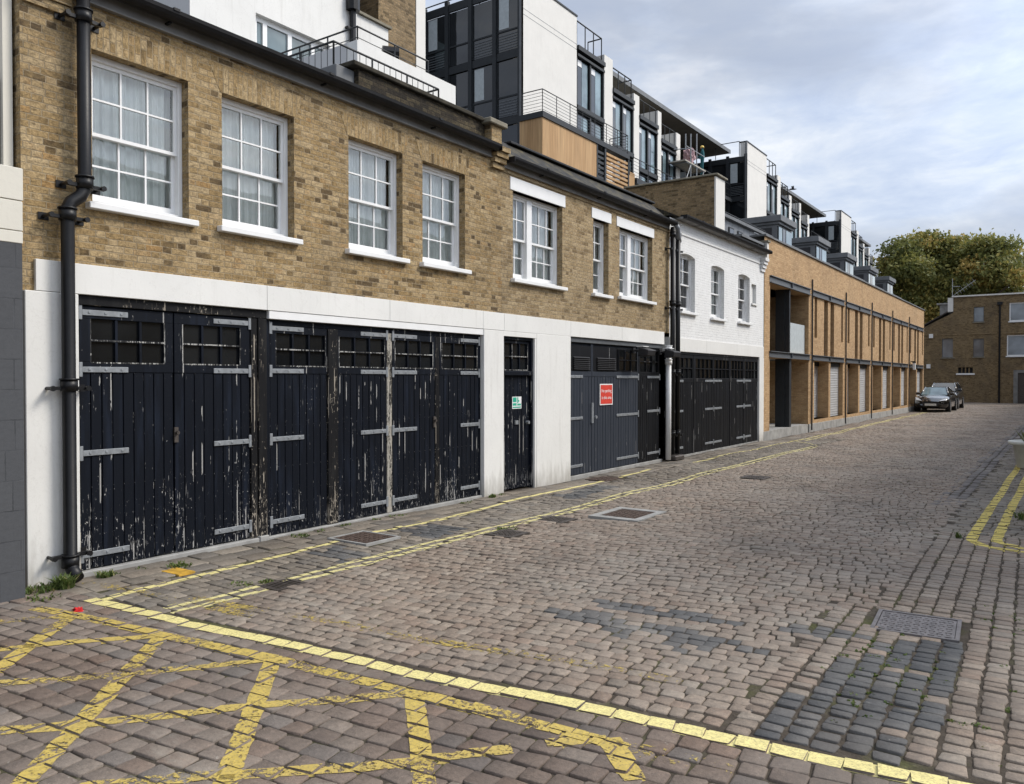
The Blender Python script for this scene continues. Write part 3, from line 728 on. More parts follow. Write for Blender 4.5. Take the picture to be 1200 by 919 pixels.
# litter
t = thing('litter', 'crumpled bright red wrapper lying on the yellow box marking', 'litter', (*atZ(91, 720), 0.))
x, y = atZ(91, 720); mb = MB()
for i in range(7):
    a = i*.9; mb.poly([(x+.03*math.cos(a), y+.03*math.sin(a), .012), (x+.05*math.cos(a+1.2), y+.04*math.sin(a+1.2), .02+.01*(i % 2)), (x+.02*math.cos(a+2.2), y+.03*math.sin(a+2.6), .05), (x-.02*math.cos(a), y-.01, .03)])
mb.build('wrapper', 'red', t)

# ------------------------------------------------------------------ windows and doors of the mews
def sash_window(par, y0, y1, z0, z1, X, secs, rev=.10, curtain=True, mull=.14, sillw=.06, arch=False, rows=(2, 2), sill='gloss', split=.52):
    """box sash window filling the opening; secs = lights across each section"""
    xf = X-rev            # face of the frame
    w = MB(); j = .042
    w.box(xf-.10, xf, y0, y0+j, z0, z1); w.box(xf-.10, xf, y1-j, y1, z0, z1); w.box(xf-.10, xf, y0+j, y1-j, z1-.05, z1); w.box(xf-.10, xf+.012, y0+j, y1-j, z0, z0+.05)
    tot = sum(secs); inner = (y1-y0-2*j-mull*(len(secs)-1)); y = y0+j; spans = []
    for i, n in enumerate(secs):
        wd = inner*n/tot; spans.append((y, y+wd, n)); y += wd
        if i < len(secs)-1: w.box(xf-.10, xf+.004, y, y+mull, z0+.05, z1-.05); y += mull
    win = w.build('window', 'gloss', par, bevel=.004)
    a0, a1 = z0+.05, z1-.05; zm = a0+(a1-a0)*(1-split)
    for (ya, yb, n) in spans:
        for (za, zb, xs, nr, bot) in ((zm-.018, a1, xf-.025, rows[0], .03), (a0, zm+.018, xf-.065, rows[1], .065)):
            s = MB(); st = .032
            s.box(xs-.035, xs, ya, ya+st, za, zb); s.box(xs-.035, xs, yb-st, yb, za, zb)
            s.box(xs-.035, xs, ya+st, yb-st, zb-.035, zb); s.box(xs-.035, xs, ya+st, yb-st, za, za+bot)
            for k in range(1, n):
                yy = ya+st+(yb-ya-2*st)*k/n; s.box(xs-.028, xs-.003, yy-.008, yy+.008, za+bot, zb-.035)
            for k in range(1, nr):
                zz = za+bot+(zb-.035-za-bot)*k/nr
                for q in range(n):
                    y_a = ya+st+(yb-ya-2*st)*q/n+(.008 if q else 0); y_b = ya+st+(yb-ya-2*st)*(q+1)/n-(.008 if q < n-1 else 0)
                    s.box(xs-.028, xs-.003, y_a, y_b, zz-.008, zz+.008)
            s.build('sash', 'gloss', win)
            MB().poly([(xs-.017, ya+st, za+bot), (xs-.017, yb-st, za+bot), (xs-.017, yb-st, zb-.035), (xs-.017, ya+st, zb-.035)]).build('pane', 'glass', win)
    if curtain:
        cb = MB(); n = 90; ph = random.random()*6; xb = xf-.155
        prev = None
        for i in range(n+1):
            yy = y0+.03+(y1-y0-.06)*i/n
            xx = xb+.016*math.sin(i*.62+ph)+.018*math.sin(i*.31+ph*2)+.006*math.sin(i*1.7)
            cur = [(xx, yy, z0), (xx, yy+.01*math.sin(i*.5), z1-.02)]
            if prev: cb.poly([prev[0], cur[0], cur[1], prev[1]])
            prev = cur
        cb.build('curtain', 'netting', win, smooth=True)
    if sillw: box('sill', sill, win, X-rev+.002, X+.075, y0-sillw, y1+sillw, z0-.055, z0, bevel=.006)
    return win

def hinge(par, y, z, ln, d, X, mat='steel'):
    mb = MB(); y1 = y+d*ln; mb.box(X, X+.008, y, y1, z-.024, z+.024)
    mb.box(X, X+.011, y-d*.035, y+d*.001, z-.062, z+.062)
    for k in (.15, .5, .85):
        yy = y+d*ln*k; mb.box(X+.008, X+.014, yy-.01, yy+.01, z-.01, z+.01)
    return mb.build('hinge', mat, par, bevel=.003)

def leaf(par, y0, y1, z0, z1, wz, X=-6.80, mat='peel', lights=3, hinges=(), cut=None, name='garage_door', win=True, post=(.055, .055)):
    """a boarded leaf with a glazed top; hinges: (y side 'a'/'b', z, length)"""
    wz0, wz1 = wz; l, r = post; mb = MB(); top = wz0-.09
    n = max(2, round((y1-y0)/.098)); pw = (y1-y0)/n
    for i in range(n):
        mb.box(X-.03, X+.0015*((i*7) % 3), y0+i*pw+.0035, y0+(i+1)*pw-.0035, z0+.004*((i*5) % 3), top)
    mb.box(X-.045, X-.031, y0, y1, z0, z1)                      # backing
    mb.box(X-.03, X+.007, y0, y1, top+.002, wz0)                # rails and stiles round the lights
    mb.box(X-.03, X+.007, y0, y1, wz1, z1); mb.box(X-.03, X+.007, y0, y0+l, wz0, wz1); mb.box(X-.03, X+.007, y1-r, y1, wz0, wz1)
    d = mb.build(name, mat, par, bevel=.003)
    if win:
        a, b = y0+l, y1-r
        MB().poly([(X-.022, a, wz0), (X-.022, b, wz0), (X-.022, b, wz1), (X-.022, a, wz1)]).build('pane', 'garglass', d)
        g = MB()
        for k in range(1, lights):
            y = a+(b-a)*k/lights; g.box(X-.020, X+.002, y-.011, y+.011, wz0, wz1)
        zm = (wz0+wz1)/2
        for k in range(lights):
            g.box(X-.020, X+.002, a+(b-a)*k/lights+(.011 if k else 0), a+(b-a)*(k+1)/lights-(.011 if k < lights-1 else 0), zm-.011, zm+.011)
        g.build('glazing_bar', mat if mat != 'greydoor' else 'peel2', d)
        if mat == 'peel':
            e = MB(); X2 = X+.0075
            e.box(X-.01, X2+.002, a-.004, b+.004, wz0-.012, wz0-.0005); e.box(X-.01, X2, a-.010, a-.0005, wz0, wz1); e.box(X-.01, X2, b+.0005, b+.010, wz0, wz1)
            e.box(X+.0025, X+.006, a, b, zm-.006, zm+.007); e.build('glazing_bead', 'bead', d)
    for (sd_, z, ln) in hinges:
        hinge(d, y0+.02 if sd_ == 'a' else y1-.02, z, ln, 1 if sd_ == 'a' else -1, X+.008)
    return d

def flat_arch(par, y0, y1, z, h, X, mat):
    mb = MB(); mb.swap = True
    mb.prism([(X+.0005, y0-.02, z), (X+.0005, y1+.02, z), (X+.0005, y1+.13, z+h), (X+.0005, y0-.13, z+h)], (.0025, 0, 0))
    mb.build('brick_arch', mat, par)

def gutter(par, y0, y1, z, x, r=.065, mat='gutter', clips=True):
    mb = MB(); pts = [(x+r*math.cos(a), 0, z+r*math.sin(a)) for a in [R(180+k*22.5) for k in range(9)]]+[(x+r*.80*math.cos(a), 0, z+r*.80*math.sin(a)+.004) for a in [R(360-k*22.5) for k in range(9)]]
    pts = [(p[0], y0, p[2]) for p in pts]
    n = len(pts); b = len(mb.v); mb.v += pts+[(p[0], y1, p[2]) for p in pts]
    for i in range(n):
        j = (i+1) % n; mb.f.append((b+i, b+n+i, b+n+j, b+j))
    y = y0+.9
    while clips and y < y1-.1:
        mb.box(x-r-.06, x-.02, y-.012, y+.012, z-r-.012, z-r+.004); mb.box(x-.005, x+r+.006, y-.03, y+.03, z-.012, z+.012); y += 1.83
    mb.box(x-r, x+r, y0-.008, y0, z-r, z+.002); mb.box(x-r, x+r, y1, y1+.008, z-r, z+.002)
    return mb.build('gutter', mat, par)

def pipe(par, path, r, mat, collars=(), bracket=None, name='drainpipe', shoe=None):
    mb = MB(); mb.tube(path, r, 14)
    for c in collars: mb.tube([(c[0], c[1], c[2]-.045), (c[0], c[1], c[2]+.045)], r*1.28, 14); mb.tube([(c[0], c[1], c[2]+.045), (c[0], c[1], c[2]+.06)], r*1.42, 14)
    o = mb.build(name, mat, par, smooth=False)
    for p in o.data.polygons: p.use_smooth = len(p.vertices) == 4
    for c in (bracket or ()):
        b = MB(); b.box(c[0]-.02, c[0]+.012, c[1]-.15, c[1]+.15, c[2]-.014, c[2]+.014)
        for d in (-1, 1):
            b.tube([(FX+.002, c[1]+d*.14, c[2]), (c[0]+.02, c[1]+d*.14, c[2])], .014, 8); b.box(FX+.002, FX+.012, c[1]+d*.14-.04, c[1]+d*.14+.04, c[2]-.03, c[2]+.03)
            b.tube([(c[0]+.02, c[1]+d*.14, c[2]-.001), (c[0]+.045, c[1]+d*.14, c[2]-.001)], .022, 8)
        b.build('bracket', mat, o)
    return o

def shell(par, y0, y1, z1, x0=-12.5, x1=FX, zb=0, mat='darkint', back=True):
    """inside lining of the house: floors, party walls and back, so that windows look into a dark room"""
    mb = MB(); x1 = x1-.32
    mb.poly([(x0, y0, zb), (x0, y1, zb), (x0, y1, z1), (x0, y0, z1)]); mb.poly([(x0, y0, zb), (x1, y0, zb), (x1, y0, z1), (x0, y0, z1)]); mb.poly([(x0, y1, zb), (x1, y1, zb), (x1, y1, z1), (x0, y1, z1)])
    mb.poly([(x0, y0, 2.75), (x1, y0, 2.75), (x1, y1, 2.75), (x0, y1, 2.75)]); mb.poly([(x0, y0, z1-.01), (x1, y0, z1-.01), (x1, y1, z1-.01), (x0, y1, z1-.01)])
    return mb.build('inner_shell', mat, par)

BX = FX+.03          # face of the white band and piers
# ------------------------------------------------------------------ house A: four sash windows, peeling black doors
A = thing('mews_house', 'yellow brick mews house with four white sash windows above flaking black garage doors', 'house', (FX, 6.1, 0), 'terraced mews houses')
wins = [(3.54, 4.44), (4.80, 5.68), (6.46, 7.36), (7.73, 8.60)]
Z0, Z1 = 3.135, 4.43
holes = [(a, b, Z0, Z1) for a, b in wins]
mb = MB(); mb.wall('x', FX, 2.98, 9.46, 2.605, 4.80, holes, .11)
mb.box(FX-.30, FX-.115, 2.98, 2.99, 0, 4.8)
mb.poly([(FX, 2.98, 2.6), (FX, 2.98, 4.8), (FX-5.6, 2.98, 4.8), (FX-5.6, 2.98, 0), (FX-.30, 2.98, 0), (FX-.30, 2.98, 2.6)])
mb.box(FX-.2, FX-.001, 2.98, 3.069, 2.356, 2.605)
# corbelled courses under the eaves at the near end
for k in range(2): mb.box(FX+.0, FX+.03+.02*k, 3.0, 3.36, 4.62+.075*k, 4.69+.075*k)
mb.build('wall', 'stock', A)
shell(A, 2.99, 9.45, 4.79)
for a, b in wins:
    flat_arch(A, a, b, Z1, .24, FX, 'stock')
for a, b in wins: sash_window(A, a, b, Z0, Z1, FX, [3])
# white band, in panels, and piers
mb = MB()
for a, b in ((3.07, 5.30), (5.303, 7.1), (7.103, 8.97), (8.973, 9.48)): mb.box(FX-.25, BX, a, b, 2.36, 2.61)
mb.build('fascia_band', 'white', A, bevel=.003)
mb = MB(); mb.box(FX-.25, BX+.006, 2.985, 3.40, -.02, 2.355); mb.build('pier', 'white', A, bevel=.005)
mb = MB(); mb.box(FX-.25, BX+.004, 8.985, 9.465, -.02, 2.355); mb.build('pier', 'white', A, bevel=.005)
box('transom_strip', 'gloss', A, FX-.1, BX-.006, 5.33, 8.983, 2.275, 2.356, bevel=.003)
# frames and leaves of the first pair of doors
DX = -6.805
mb = MB(); mb.box(DX-.08, DX+.03, 3.402, 5.32, 2.275, 2.357); mb.box(DX-.08, DX+.02, 3.402, 3.43, .04, 2.275)
mb.box(DX-.08, DX+.02, 5.135, 5.21, .0, 2.275); mb.box(DX-.08, DX+.035, 5.215, 5.318, .03, 2.272); mb.build('door_frame', 'peelpost', A, bevel=.004)
hz = (2.215, 1.735, 1.03, .17)
leaf(A, 3.435, 4.288, .045, 2.268, (1.80, 2.165), DX, 'peel', 3, [('a', z, .40) for z in hz], post=(.10, .09))
leaf(A, 4.300, 5.130, .045, 2.268, (1.80, 2.165), DX, 'peel', 3, [('b', z, .40) for z in hz], post=(.09, .12))
# second run of four leaves
mb = MB(); mb.box(DX-.08, DX+.012, 5.32, 5.375, .03, 2.272); mb.box(DX-.08, DX+.008, 8.955, 8.983, .03, 2.272); mb.box(DX-.08, DX+.004, 5.376, 8.954, 2.215, 2.272); mb.build('door_frame', 'peel', A, bevel=.004)
h2 = (2.185, 1.74, 1.03, .17); lw = (1.80, 2.135)
leaf(A, 5.38, 6.155, .03, 2.213, lw, DX, 'peel', 3, [('a', z, .42) for z in h2], post=(.08, .03))
mb = MB(); mb.box(DX-.06, DX+.022, 6.16, 6.305, .03, 2.213); mb.build('door_post', 'peelpost', A, bevel=.004)
leaf(A, 6.31, 7.105, .03, 2.213, lw, DX, 'peel', 3, [('b', z, .42) for z in h2], post=(.03, .045))
mb = MB(); mb.box(DX-.06, DX+.004, 7.11, 7.20, .03, 2.213); mb.build('door_post', 'peelwhite', A, bevel=.004)
leaf(A, 7.205, 8.005, .03, 2.213, lw, DX, 'peel', 3, [('a', z, .42) for z in h2], post=(.05, .05))
mb = MB(); mb.box(DX-.06, DX+.008, 8.01, 8.09, .03, 2.213); mb.build('door_post', 'peelpost', A, bevel=.004)
leaf(A, 8.095, 8.95, .03, 2.213, lw, DX, 'peel', 3, [('b', z, .40) for z in h2], post=(.05, .05))
mb = MB(); mb.box(DX-.20, BX-.01, 3.402, 5.205, -.03, .04); mb.box(DX-.2, BX-.02, 5.32, 8.983, -.03, .028); mb.box(DX-.2, BX+.0, 5.2055, 5.3195, -.03, .055); mb.build('threshold', 'concrete', A, bevel=.006)
for y, z in ((4.31, 1.16), (7.98, 1.12)):
    mb = MB(); mb.tube([(DX+.005, y, z), (DX+.05, y, z)], .016, 10); mb.box(DX+.004, DX+.02, y-.02, y+.02, z-.09, z+.05); mb.build('handle', 'iron', A)
# eaves: fascia, gutter, low parapet of slates and coping over the far half, party upstand
mb = MB(); mb.box(FX-.2, FX+.035, 3.28, 9.16, 4.785, 4.985); mb.box(FX+.036, FX+.05, 3.28, 9.16, 4.785, 4.80); mb.build('fascia', 'soffit', A)
gutter(A, 3.3, 9.18, 4.945, FX+.125, .082)
mb = MB(); mb.box(FX-5.6, FX+.0, 2.98, 9.14, 4.986, 5.02); mb.build('roof', 'lead', A)
mb = MB()
mb.box(FX-.5, FX-.10, 6.72, 9.175, 4.92, 5.29); mb.build('parapet_wall', 'sootbrick', A)
mb = MB(); mb.box(FX-.56, FX-.05, 6.60, 9.10, 5.292, 5.35); mb.build('coping', 'copingdark', A, bevel=.01)
mb = MB(); mb.box(FX-.9, FX-.16, 6.42, 6.715, 5.02, 5.27); mb.build('lead_return', 'lead', A, bevel=.01)
mb = MB(); mb.box(FX-2.5, FX+.01, 9.2, 9.44, 4.8, 5.268)
for k in range(4): mb.box(FX+.0, FX+.05+.035*k, 9.18-.0*k, 9.46, 4.66+.075*k-.001, 4.725+.075*k)
mb.build('party_parapet', 'stock', A)
box('parapet_coping', 'stone', A, FX-2.5, FX+.06, 9.105, 9.53, 5.27, 5.345, bevel=.012)
# terrace railing on the flat roof
def railing(par, pts, h, posts, mat='darksteel', bars=0, r=.018, balu=None, name='railing', mid=True):
    mb = MB()
    for a, b in zip(pts, pts[1:]):
        A_, B_ = Vector(a), Vector(b)
        mb.tube([A_+Vector((0, 0, h)), B_+Vector((0, 0, h))], r, 6)
        for k in range(bars):
            z = h*(k+.6)/(bars+.6); mb.tube([A_+Vector((0, 0, z)), B_+Vector((0, 0, z))], r*.45, 5)
        n = max(1, round((B_-A_).length/posts))
        for i in range(n+1):
            p = A_.lerp(B_, i/n); mb.tube([p, p+Vector((0, 0, h))], r*.9, 6)
        if balu:
            m = max(1, round((B_-A_).length/balu))
            for i in range(m+1):
                p = A_.lerp(B_, i/m); mb.tube([p, p+Vector((0, 0, h))], r*.4, 4)
    return mb.build(name, mat, par)
railing(A, [(-9.2, 6.84, 5.02), (-7.42, 6.84, 5.02), (-7.42, 8.82, 5.02), (-7.75, 8.82, 5.02)], .76, .6, bars=1, r=.014, balu=.11, mat='darksteel')
# swan-necked black downpipe at the near corner
px = FX+.11
pipe(A, [(px, 3.42, 5.1), (px, 3.42, 3.30), (px, 3.41, 3.20), (px, 3.385, 3.15), (px, 3.31, 3.09), (px, 3.285, 3.04), (px, 3.28, 2.95), (px, 3.28, .16), (px+.04, 3.28, .10), (px+.11, 3.28, .05)], .052, 'blackpipe',
     collars=[(px, 3.42, 4.62), (px, 3.42, 3.26), (px, 3.28, 2.98), (px, 3.28, 1.60), (px, 3.28, .17)], bracket=[(px, 3.42, 4.60), (px, 3.42, 3.24), (px, 3.28, 2.96), (px, 3.28, 1.58), (px, 3.28, .22)])
# low cable stapled along the wall above the windows
# ------------------------------------------------------------------ house B: lintels, grey doors
B = thing('mews_house', 'pale brick mews house with white lintels beside the grey garage doors with a red sign', 'house', (FX, 12.3, 0), 'terraced mews houses')
bh = [(9.74, 11.14, 3.14, 4.44), (12.16, 12.72, 3.14, 4.43), (13.14, 14.54, 3.17, 4.43)]
mb = MB(); mb.wall('x', FX, 9.462, 15.36, 2.605, 4.77, bh, .11)
mb.poly([(FX, 15.36, 2.6), (FX-5.6, 15.36, 2.6), (FX-5.6, 15.36, 4.77), (FX, 15.36, 4.77)])
for k in range(2): mb.box(FX+.001, FX+.016, 9.47, 15.35, 4.655+.05*k, 4.662+.05*k)
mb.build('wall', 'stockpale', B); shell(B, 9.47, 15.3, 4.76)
for (a, b, l0, l1, z) in ((9.66, 11.22, 4.44, 4.63, 0), (12.1, 12.81, 4.43, 4.61, 0), (13.02, 14.6, 4.43, 4.61, 0)): box('lintel', 'gloss', B, FX-.1, FX+.012, a, b, l0, l1, bevel=.004)
sash_window(B, *bh[0], FX, [2, 3]); sash_window(B, *bh[1], FX, [2]); sash_window(B, *bh[2], FX, [2, 3])
mb = MB()
for a, b in ((9.483, 11.36), (11.363, 13.2), (13.203, 15.05)): mb.box(FX-.25, BX, a, b, 2.36, 2.61)
mb.build('fascia_band', 'white', B, bevel=.003)
mb = MB(); mb.box(FX-.25, BX+.002, 10.335, 11.36, -.02, 2.3585); mb.build('pier', 'white', B, bevel=.005)
mb = MB(); mb.box(FX-.25, BX, 9.4665, 10.334, 2.285, 2.3585); mb.box(FX-.25, BX-.004, 10.29, 10.334, -.02, 2.2845); mb.build('door_surround', 'white', B)
mb = MB(); mb.box(DX-.06, DX+.03, 9.47, 9.515, 0, 2.28); mb.box(DX-.06, DX+.03, 10.245, 10.288, 0, 2.28); mb.box(DX-.06, DX+.03, 9.515, 10.245, 2.24, 2.28); mb.box(DX-.06, DX+.05, 9.515, 10.245, 1.715, 1.775); mb.build('door_frame', 'peel', B, bevel=.004)
d = leaf(B, 9.52, 10.24, .02, 2.236, (1.80, 2.19), DX-.01, 'peel', 3, (), name='door', post=(.06, .06))
mb = MB(); mb.tube([(DX, 10.15, 1.0), (DX+.05, 10.15, 1.0)], .025, 10); mb.box(DX-.01, DX+.012, 9.84, 9.92, .98, 1.04); mb.build('handle', 'steel', d)
hB = (1.66, .95, .12)
mb = MB(); mb.box(DX-.08, DX+.03, 11.362, 15.04, 2.275, 2.359); mb.build('door_frame', 'beamsteel', B, bevel=.004)
hg = [(z, .46) for z in (1.70, 1.0, .20)]
g1 = leaf(B, 11.37, 12.17, .05, 2.27, (1.79, 2.27), DX, 'greydoor', 3, [('a', z, l) for z, l in hg], win=False, post=(.03, .03))
g2 = leaf(B, 12.18, 13.98, .05, 2.27, (1.79, 2.27), DX, 'greydoor', 3, [('b', z, l*1.9) for z, l in hg], win=False, post=(.03, .03))
for d, ya, yb in ((g1, 11.40, 12.14), (g2, 12.21, 13.10)):
    box('top_panel', 'peel2', d, DX-.03, DX+.004, ya, yb, 1.795, 2.225)
    mb = MB()
    for k in range(7):
        z = 1.83+k*.032; mb.prism([(DX+.005, ya+.14, z), (DX+.03, ya+.14, z-.008), (DX+.03, ya+.14, z-.002), (DX+.005, ya+.14, z+.014)], (0, yb-ya-.2, 0))
    mb.build('vent', 'louvre', d)
def top_light(par, ya, yb, wz0, wz1, n, X):
    f = box('top_light', 'peel2', par, X-.03, X+.003, ya, yb, wz0-.03, wz1+.03)
    MB().poly([(X+.004, ya+.04, wz0), (X+.004, yb-.04, wz0), (X+.004, yb-.04, wz1), (X+.004, ya+.04, wz1)]).build('pane', 'garglass', f)
    g = MB()
    for k in range(n+1):
        y = ya+.04+(yb-ya-.08)*k/n; g.box(X+.005, X+.02, y-.014, y+.014, wz0, wz1)
    g.box(X+.0052, X+.0195, ya+.055, yb-.055, (wz0+wz1)/2-.012, (wz0+wz1)/2+.012); g.build('glazing_bar', 'peel2', f)
top_light(g2, 13.12, 13.95, 1.82, 2.2, 3, DX)
leaf(B, 13.99, 14.95, .05, 2.27, (1.80, 2.2), DX, 'peel2', 3, [('b', z, .55) for z in (1.70, 1.03, .2)], post=(.08, .06))
mb = MB(); mb.box(DX+.0, DX+.03, 12.14, 12.2, .9, 1.25); mb.tube([(DX+.03, 12.25, 1.0), (DX+.06, 12.25, 1.0)], .03, 10); mb.build('lock', 'steel', g2)
box('threshold', 'concrete', B, DX-.2, BX-.03, 11.362, 15.04, -.03, .045, bevel=.006)
mb = MB(); mb.box(FX-.2, FX+.03, 9.47, 15.3, 4.715, 4.83); mb.build('fascia', 'soffit', B)
gutter(B, 9.52, 15.33, 4.86, FX+.12, .075)
mb = MB(); mb.prism([(FX+.03, 9.47, 4.832), (FX+.05, 9.47, 4.865), (FX-.43, 9.47, 5.30), (FX-5.6, 9.47, 5.32), (FX-5.6, 9.47, 4.832)], (0, 5.93, 0)); mb.build('roof', 'slate', B)
mb = MB(); mb.box(FX-.52, FX-.36, 10.2, 15.45, 5.302, 5.345); mb.build('roof_edge', 'gutter', B, bevel=.01)
# pipes: one white, two black, on the joint with the next house
def vpipe(par, y, z0, z1, r, mat, x, col, br=()):
    return pipe(par, [(x, y, z1), (x, y, z0)], r, mat, collars=[(x, y, z) for z in col], bracket=[(x, y, z) for z in br])
vpipe(B, 15.10, .03, 2.30, .055, 'whitepipe', FX+.10, (2.0, 2.28), ())
vpipe(B, 15.30, .12, 4.75, .050, 'blackpipe', FX+.10, (4.6, 3.2, 1.8, .55), (4.3, 3.1, 1.75, .5))
# a hopper and swan-neck piece
mb = MB(); mb.tube([(FX+.11, 15.32, 4.86), (FX+.16, 15.42, 4.74), (FX+.13, 15.50, 4.6), (FX+.10, 15.62, 4.5)], .05, 10); mb.build('swan_neck', 'steel', B, smooth=True)
# ------------------------------------------------------------------ house C: white painted brick
Cc = thing('mews_house', 'white painted brick mews house with small arched windows over black double doors', 'house', (FX, 18.5, 0), 'terraced mews houses')
ch = [(15.88, 16.72, 3.10, 4.34), (17.68, 18.52, 3.07, 4.29), (19.51, 20.36, 3.09, 4.29), (20.50, 20.88, 3.62, 4.12)]
mb = MB(); mb.wall('x', FX, 15.362, 21.5, 2.50, 4.98, ch, .10)
mb.box(FX-.30, FX-.005, 15.362, 21.5, 2.24, 2.50)
mb.box(FX+.001, FX+.02, 15.37, 21.45, 4.70, 4.735)
for k in range(4): mb.box(FX-.1, FX+.04+.035*k, 21.2, 21.5, 4.52+.09*k, 4.60+.09*k)
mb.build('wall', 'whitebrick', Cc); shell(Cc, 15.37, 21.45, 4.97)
for i, (a, b, z0, z1) in enumerate(ch[:3]):
    sash_window(Cc, a, b, z0, z1, FX, [2], rev=.09, curtain=(i == 1), sillw=.05)
    # segmental brick arch: fills the two top corners of the opening
    for s_ in (0, 1):
        pts = [(FX-.088, a if s_ == 0 else b, z1+.0)]
        n = 8
        for k in range(n+1):
            t_ = k/n; y = a+(b-a)*.5*t_ if s_ == 0 else b-(b-a)*.5*t_
            dz = .055*(1-(1-(1-t_)**2)); pts.append((FX-.088, y, z1-dz))
        mb = MB(); mb.prism(pts, (.0875, 0, 0)); mb.build('arch_corner', 'whitebrick', Cc)
box('niche', 'white', Cc, FX-.14, FX-.08, 20.50, 20.88, 3.62, 4.12); box('niche_sill', 'white', Cc, FX-.079, FX+.04, 20.47, 20.91, 3.575, 3.62)
mb = MB()
for a, b in ((15.37, 17.4), (17.403, 19.4), (19.403, 21.5)): mb.box(FX-.2, FX+.012, a, b, 2.245, 2.53)
mb.build('fascia_band', 'white', Cc, bevel=.003)
box('pier', 'white', Cc, FX-.3, FX+.014, 21.13, 21.51, -.02, 2.243, bevel=.005)
mb = MB(); mb.box(DX-.08, DX+.02, 15.42, 21.128, 2.19, 2.243); mb.box(DX-.08, DX+.02, 15.37, 15.62, 0, 2.243); mb.build('door_frame', 'peel2', Cc, bevel=.004)
cy = [(15.63, 16.72, 'a'), (16.80, 17.92, 'b'), (17.93, 19.0, 'a'), (19.05, 20.0, 'b'), (20.05, 21.12, 'a')]
for i, (a, b, s_) in enumerate(cy):
    leaf(Cc, a, b, .04, 2.185, (1.68, 2.11), DX, 'peel2', 4, [(s_, z, .5) for z in (1.62, .98, .2)], post=(.05, .05))
for a, b in ((16.725, 16.795), (19.005, 19.045), (20.005, 20.045)): box('door_post', 'peel2', Cc, DX-.05, DX+.01, a, b, .04, 2.185)
box('threshold', 'concrete', Cc, DX-.2, BX-.04, 15.62, 21.125, -.03, .035)
vpipe(Cc, 15.56, .12, 4.85, .050, 'blackpipe', FX+.10, (4.6, 3.2, 1.8, .55), (4.3, 3.1, 1.75, .5))
mb = MB(); mb.box(FX+.02, FX+.22, 15.2, 15.66, 0, .10); mb.build('pipe_base', 'iron', Cc, bevel=.02)
mb = MB(); mb.box(FX-.25, FX+.16, 15.66, 21.4, 4.982, 5.02); mb.build('soffit', 'soffit', Cc)
gutter(Cc, 15.7, 21.45, 5.06, FX+.17, .075)
mb = MB(); mb.prism([(FX+.02, 15.40, 5.021), (FX+.09, 15.40, 5.03), (FX-.55, 15.40, 5.32), (FX-5.6, 15.40, 5.34), (FX-5.6, 15.40, 5.021)], (0, 6.05, 0)); mb.build('roof', 'slate', Cc)
box('roof_edge', 'lead', Cc, FX-.6, FX+.05, 19.62, 21.55, 5.21, 5.27)
mb = MB(); mb.box(-9.6, -7.2, 19.0, 19.6, 4.9, 6.64); mb.build('party_parapet', 'darkbrick', Cc)
box('parapet_end', 'whitemod', Cc, -7.2+.001, -7.16, 18.99, 19.61, 5.15, 6.62)
box('parapet_coping', 'stone', Cc, -9.65, -7.1, 18.94, 19.66, 6.642, 6.69, bevel=.01)
box('end_parapet', 'whitemod', Cc, FX-1.4, FX+.10, 21.46, 21.60, 4.85, 5.31); box('end_coping', 'stone', Cc, FX-1.4, FX+.14, 21.42, 21.64, 5.312, 5.36)

# ------------------------------------------------------------------ signs and lamps on the doors
def text_mesh(par, txt, size, y, z, X, mat, name='lettering', align='CENTER'):
    cu = bpy.data.curves.new(name, 'FONT'); cu.body = txt; cu.size = size; cu.align_x = align; cu.extrude = .0008
    o = bpy.data.objects.new(name, cu); COL.objects.link(o)
    dg = bpy.context.evaluated_depsgraph_get(); me = bpy.data.meshes.new_from_object(o.evaluated_get(dg)); bpy.data.objects.remove(o)
    b = MB(); b.v = [(X+v.co.z, y+v.co.x, z+v.co.y) for v in me.vertices]; b.f = [tuple(p.vertices) for p in me.polygons]
    return b.build(name, mat, par)
SX = DX+.012
sg = thing('wall_sign', 'red notice with white border and lettering screwed to the grey garage door', 'sign', (SX, 12.68, 1.43))
box('border', 'signwhite', sg, SX, SX+.006, 12.44, 12.92, 1.20, 1.575); box('panel', 'signred', sg, SX+.0065, SX+.009, 12.465, 12.895, 1.22, 1.555)
text_mesh(sg, 'No parking', .082, 12.68, 1.425, SX+.0098, 'signwhite'); text_mesh(sg, 'in this area', .082, 12.68, 1.305, SX+.0098, 'signwhite')
sg = thing('door_sign', 'small white and green notice on the narrow black door', 'sign', (DX, 9.895, 1.31))
SX2 = DX-.006
box('panel', 'signwhite', sg, SX2, SX2+.005, 9.775, 10.015, 1.215, 1.395)
mb = MB()
for (a, b, c_, d_) in ((9.79, 9.885, 1.315, 1.385), (9.905, 9.93, 1.30, 1.385), (9.935, 9.955, 1.32, 1.345), (9.79, 9.885, 1.262, 1.30), (9.905, 10.0, 1.262, 1.29), (9.79, 10.0, 1.228, 1.245)): mb.box(SX2+.0052, SX2+.007, a, b, c_, d_)
mb.build('printing', 'signgreen', sg)
for y, lab in ((13.72, 'black floodlight over the grey door nearest the red notice'), (14.9, 'black floodlight over the door beside the white pipe')):
    z = 2.2; l = thing('floodlight', lab, 'floodlight', (DX, y, z), 'floodlights over the doors')
    mb = MB(); mb.box(DX+.03, DX+.06, y-.05, y+.05, z-.05, z+.05); mb.tube([(DX+.05, y, z), (DX+.24, y, z-.02)], .02, 8); mb.build('bracket', 'louvre', l)
    mb = MB(); mb.prism([(DX+.22, y-.17, z+.06), (DX+.42, y-.17, z-.0), (DX+.40, y-.17, z-.10), (DX+.20, y-.17, z-.12)], (0, .34, 0)); mb.build('housing', 'louvre', l, bevel=.01)
    box('lens', 'signwhite', l, DX+.16, DX+.30, y-.13, y+.1, z+.062, z+.075)

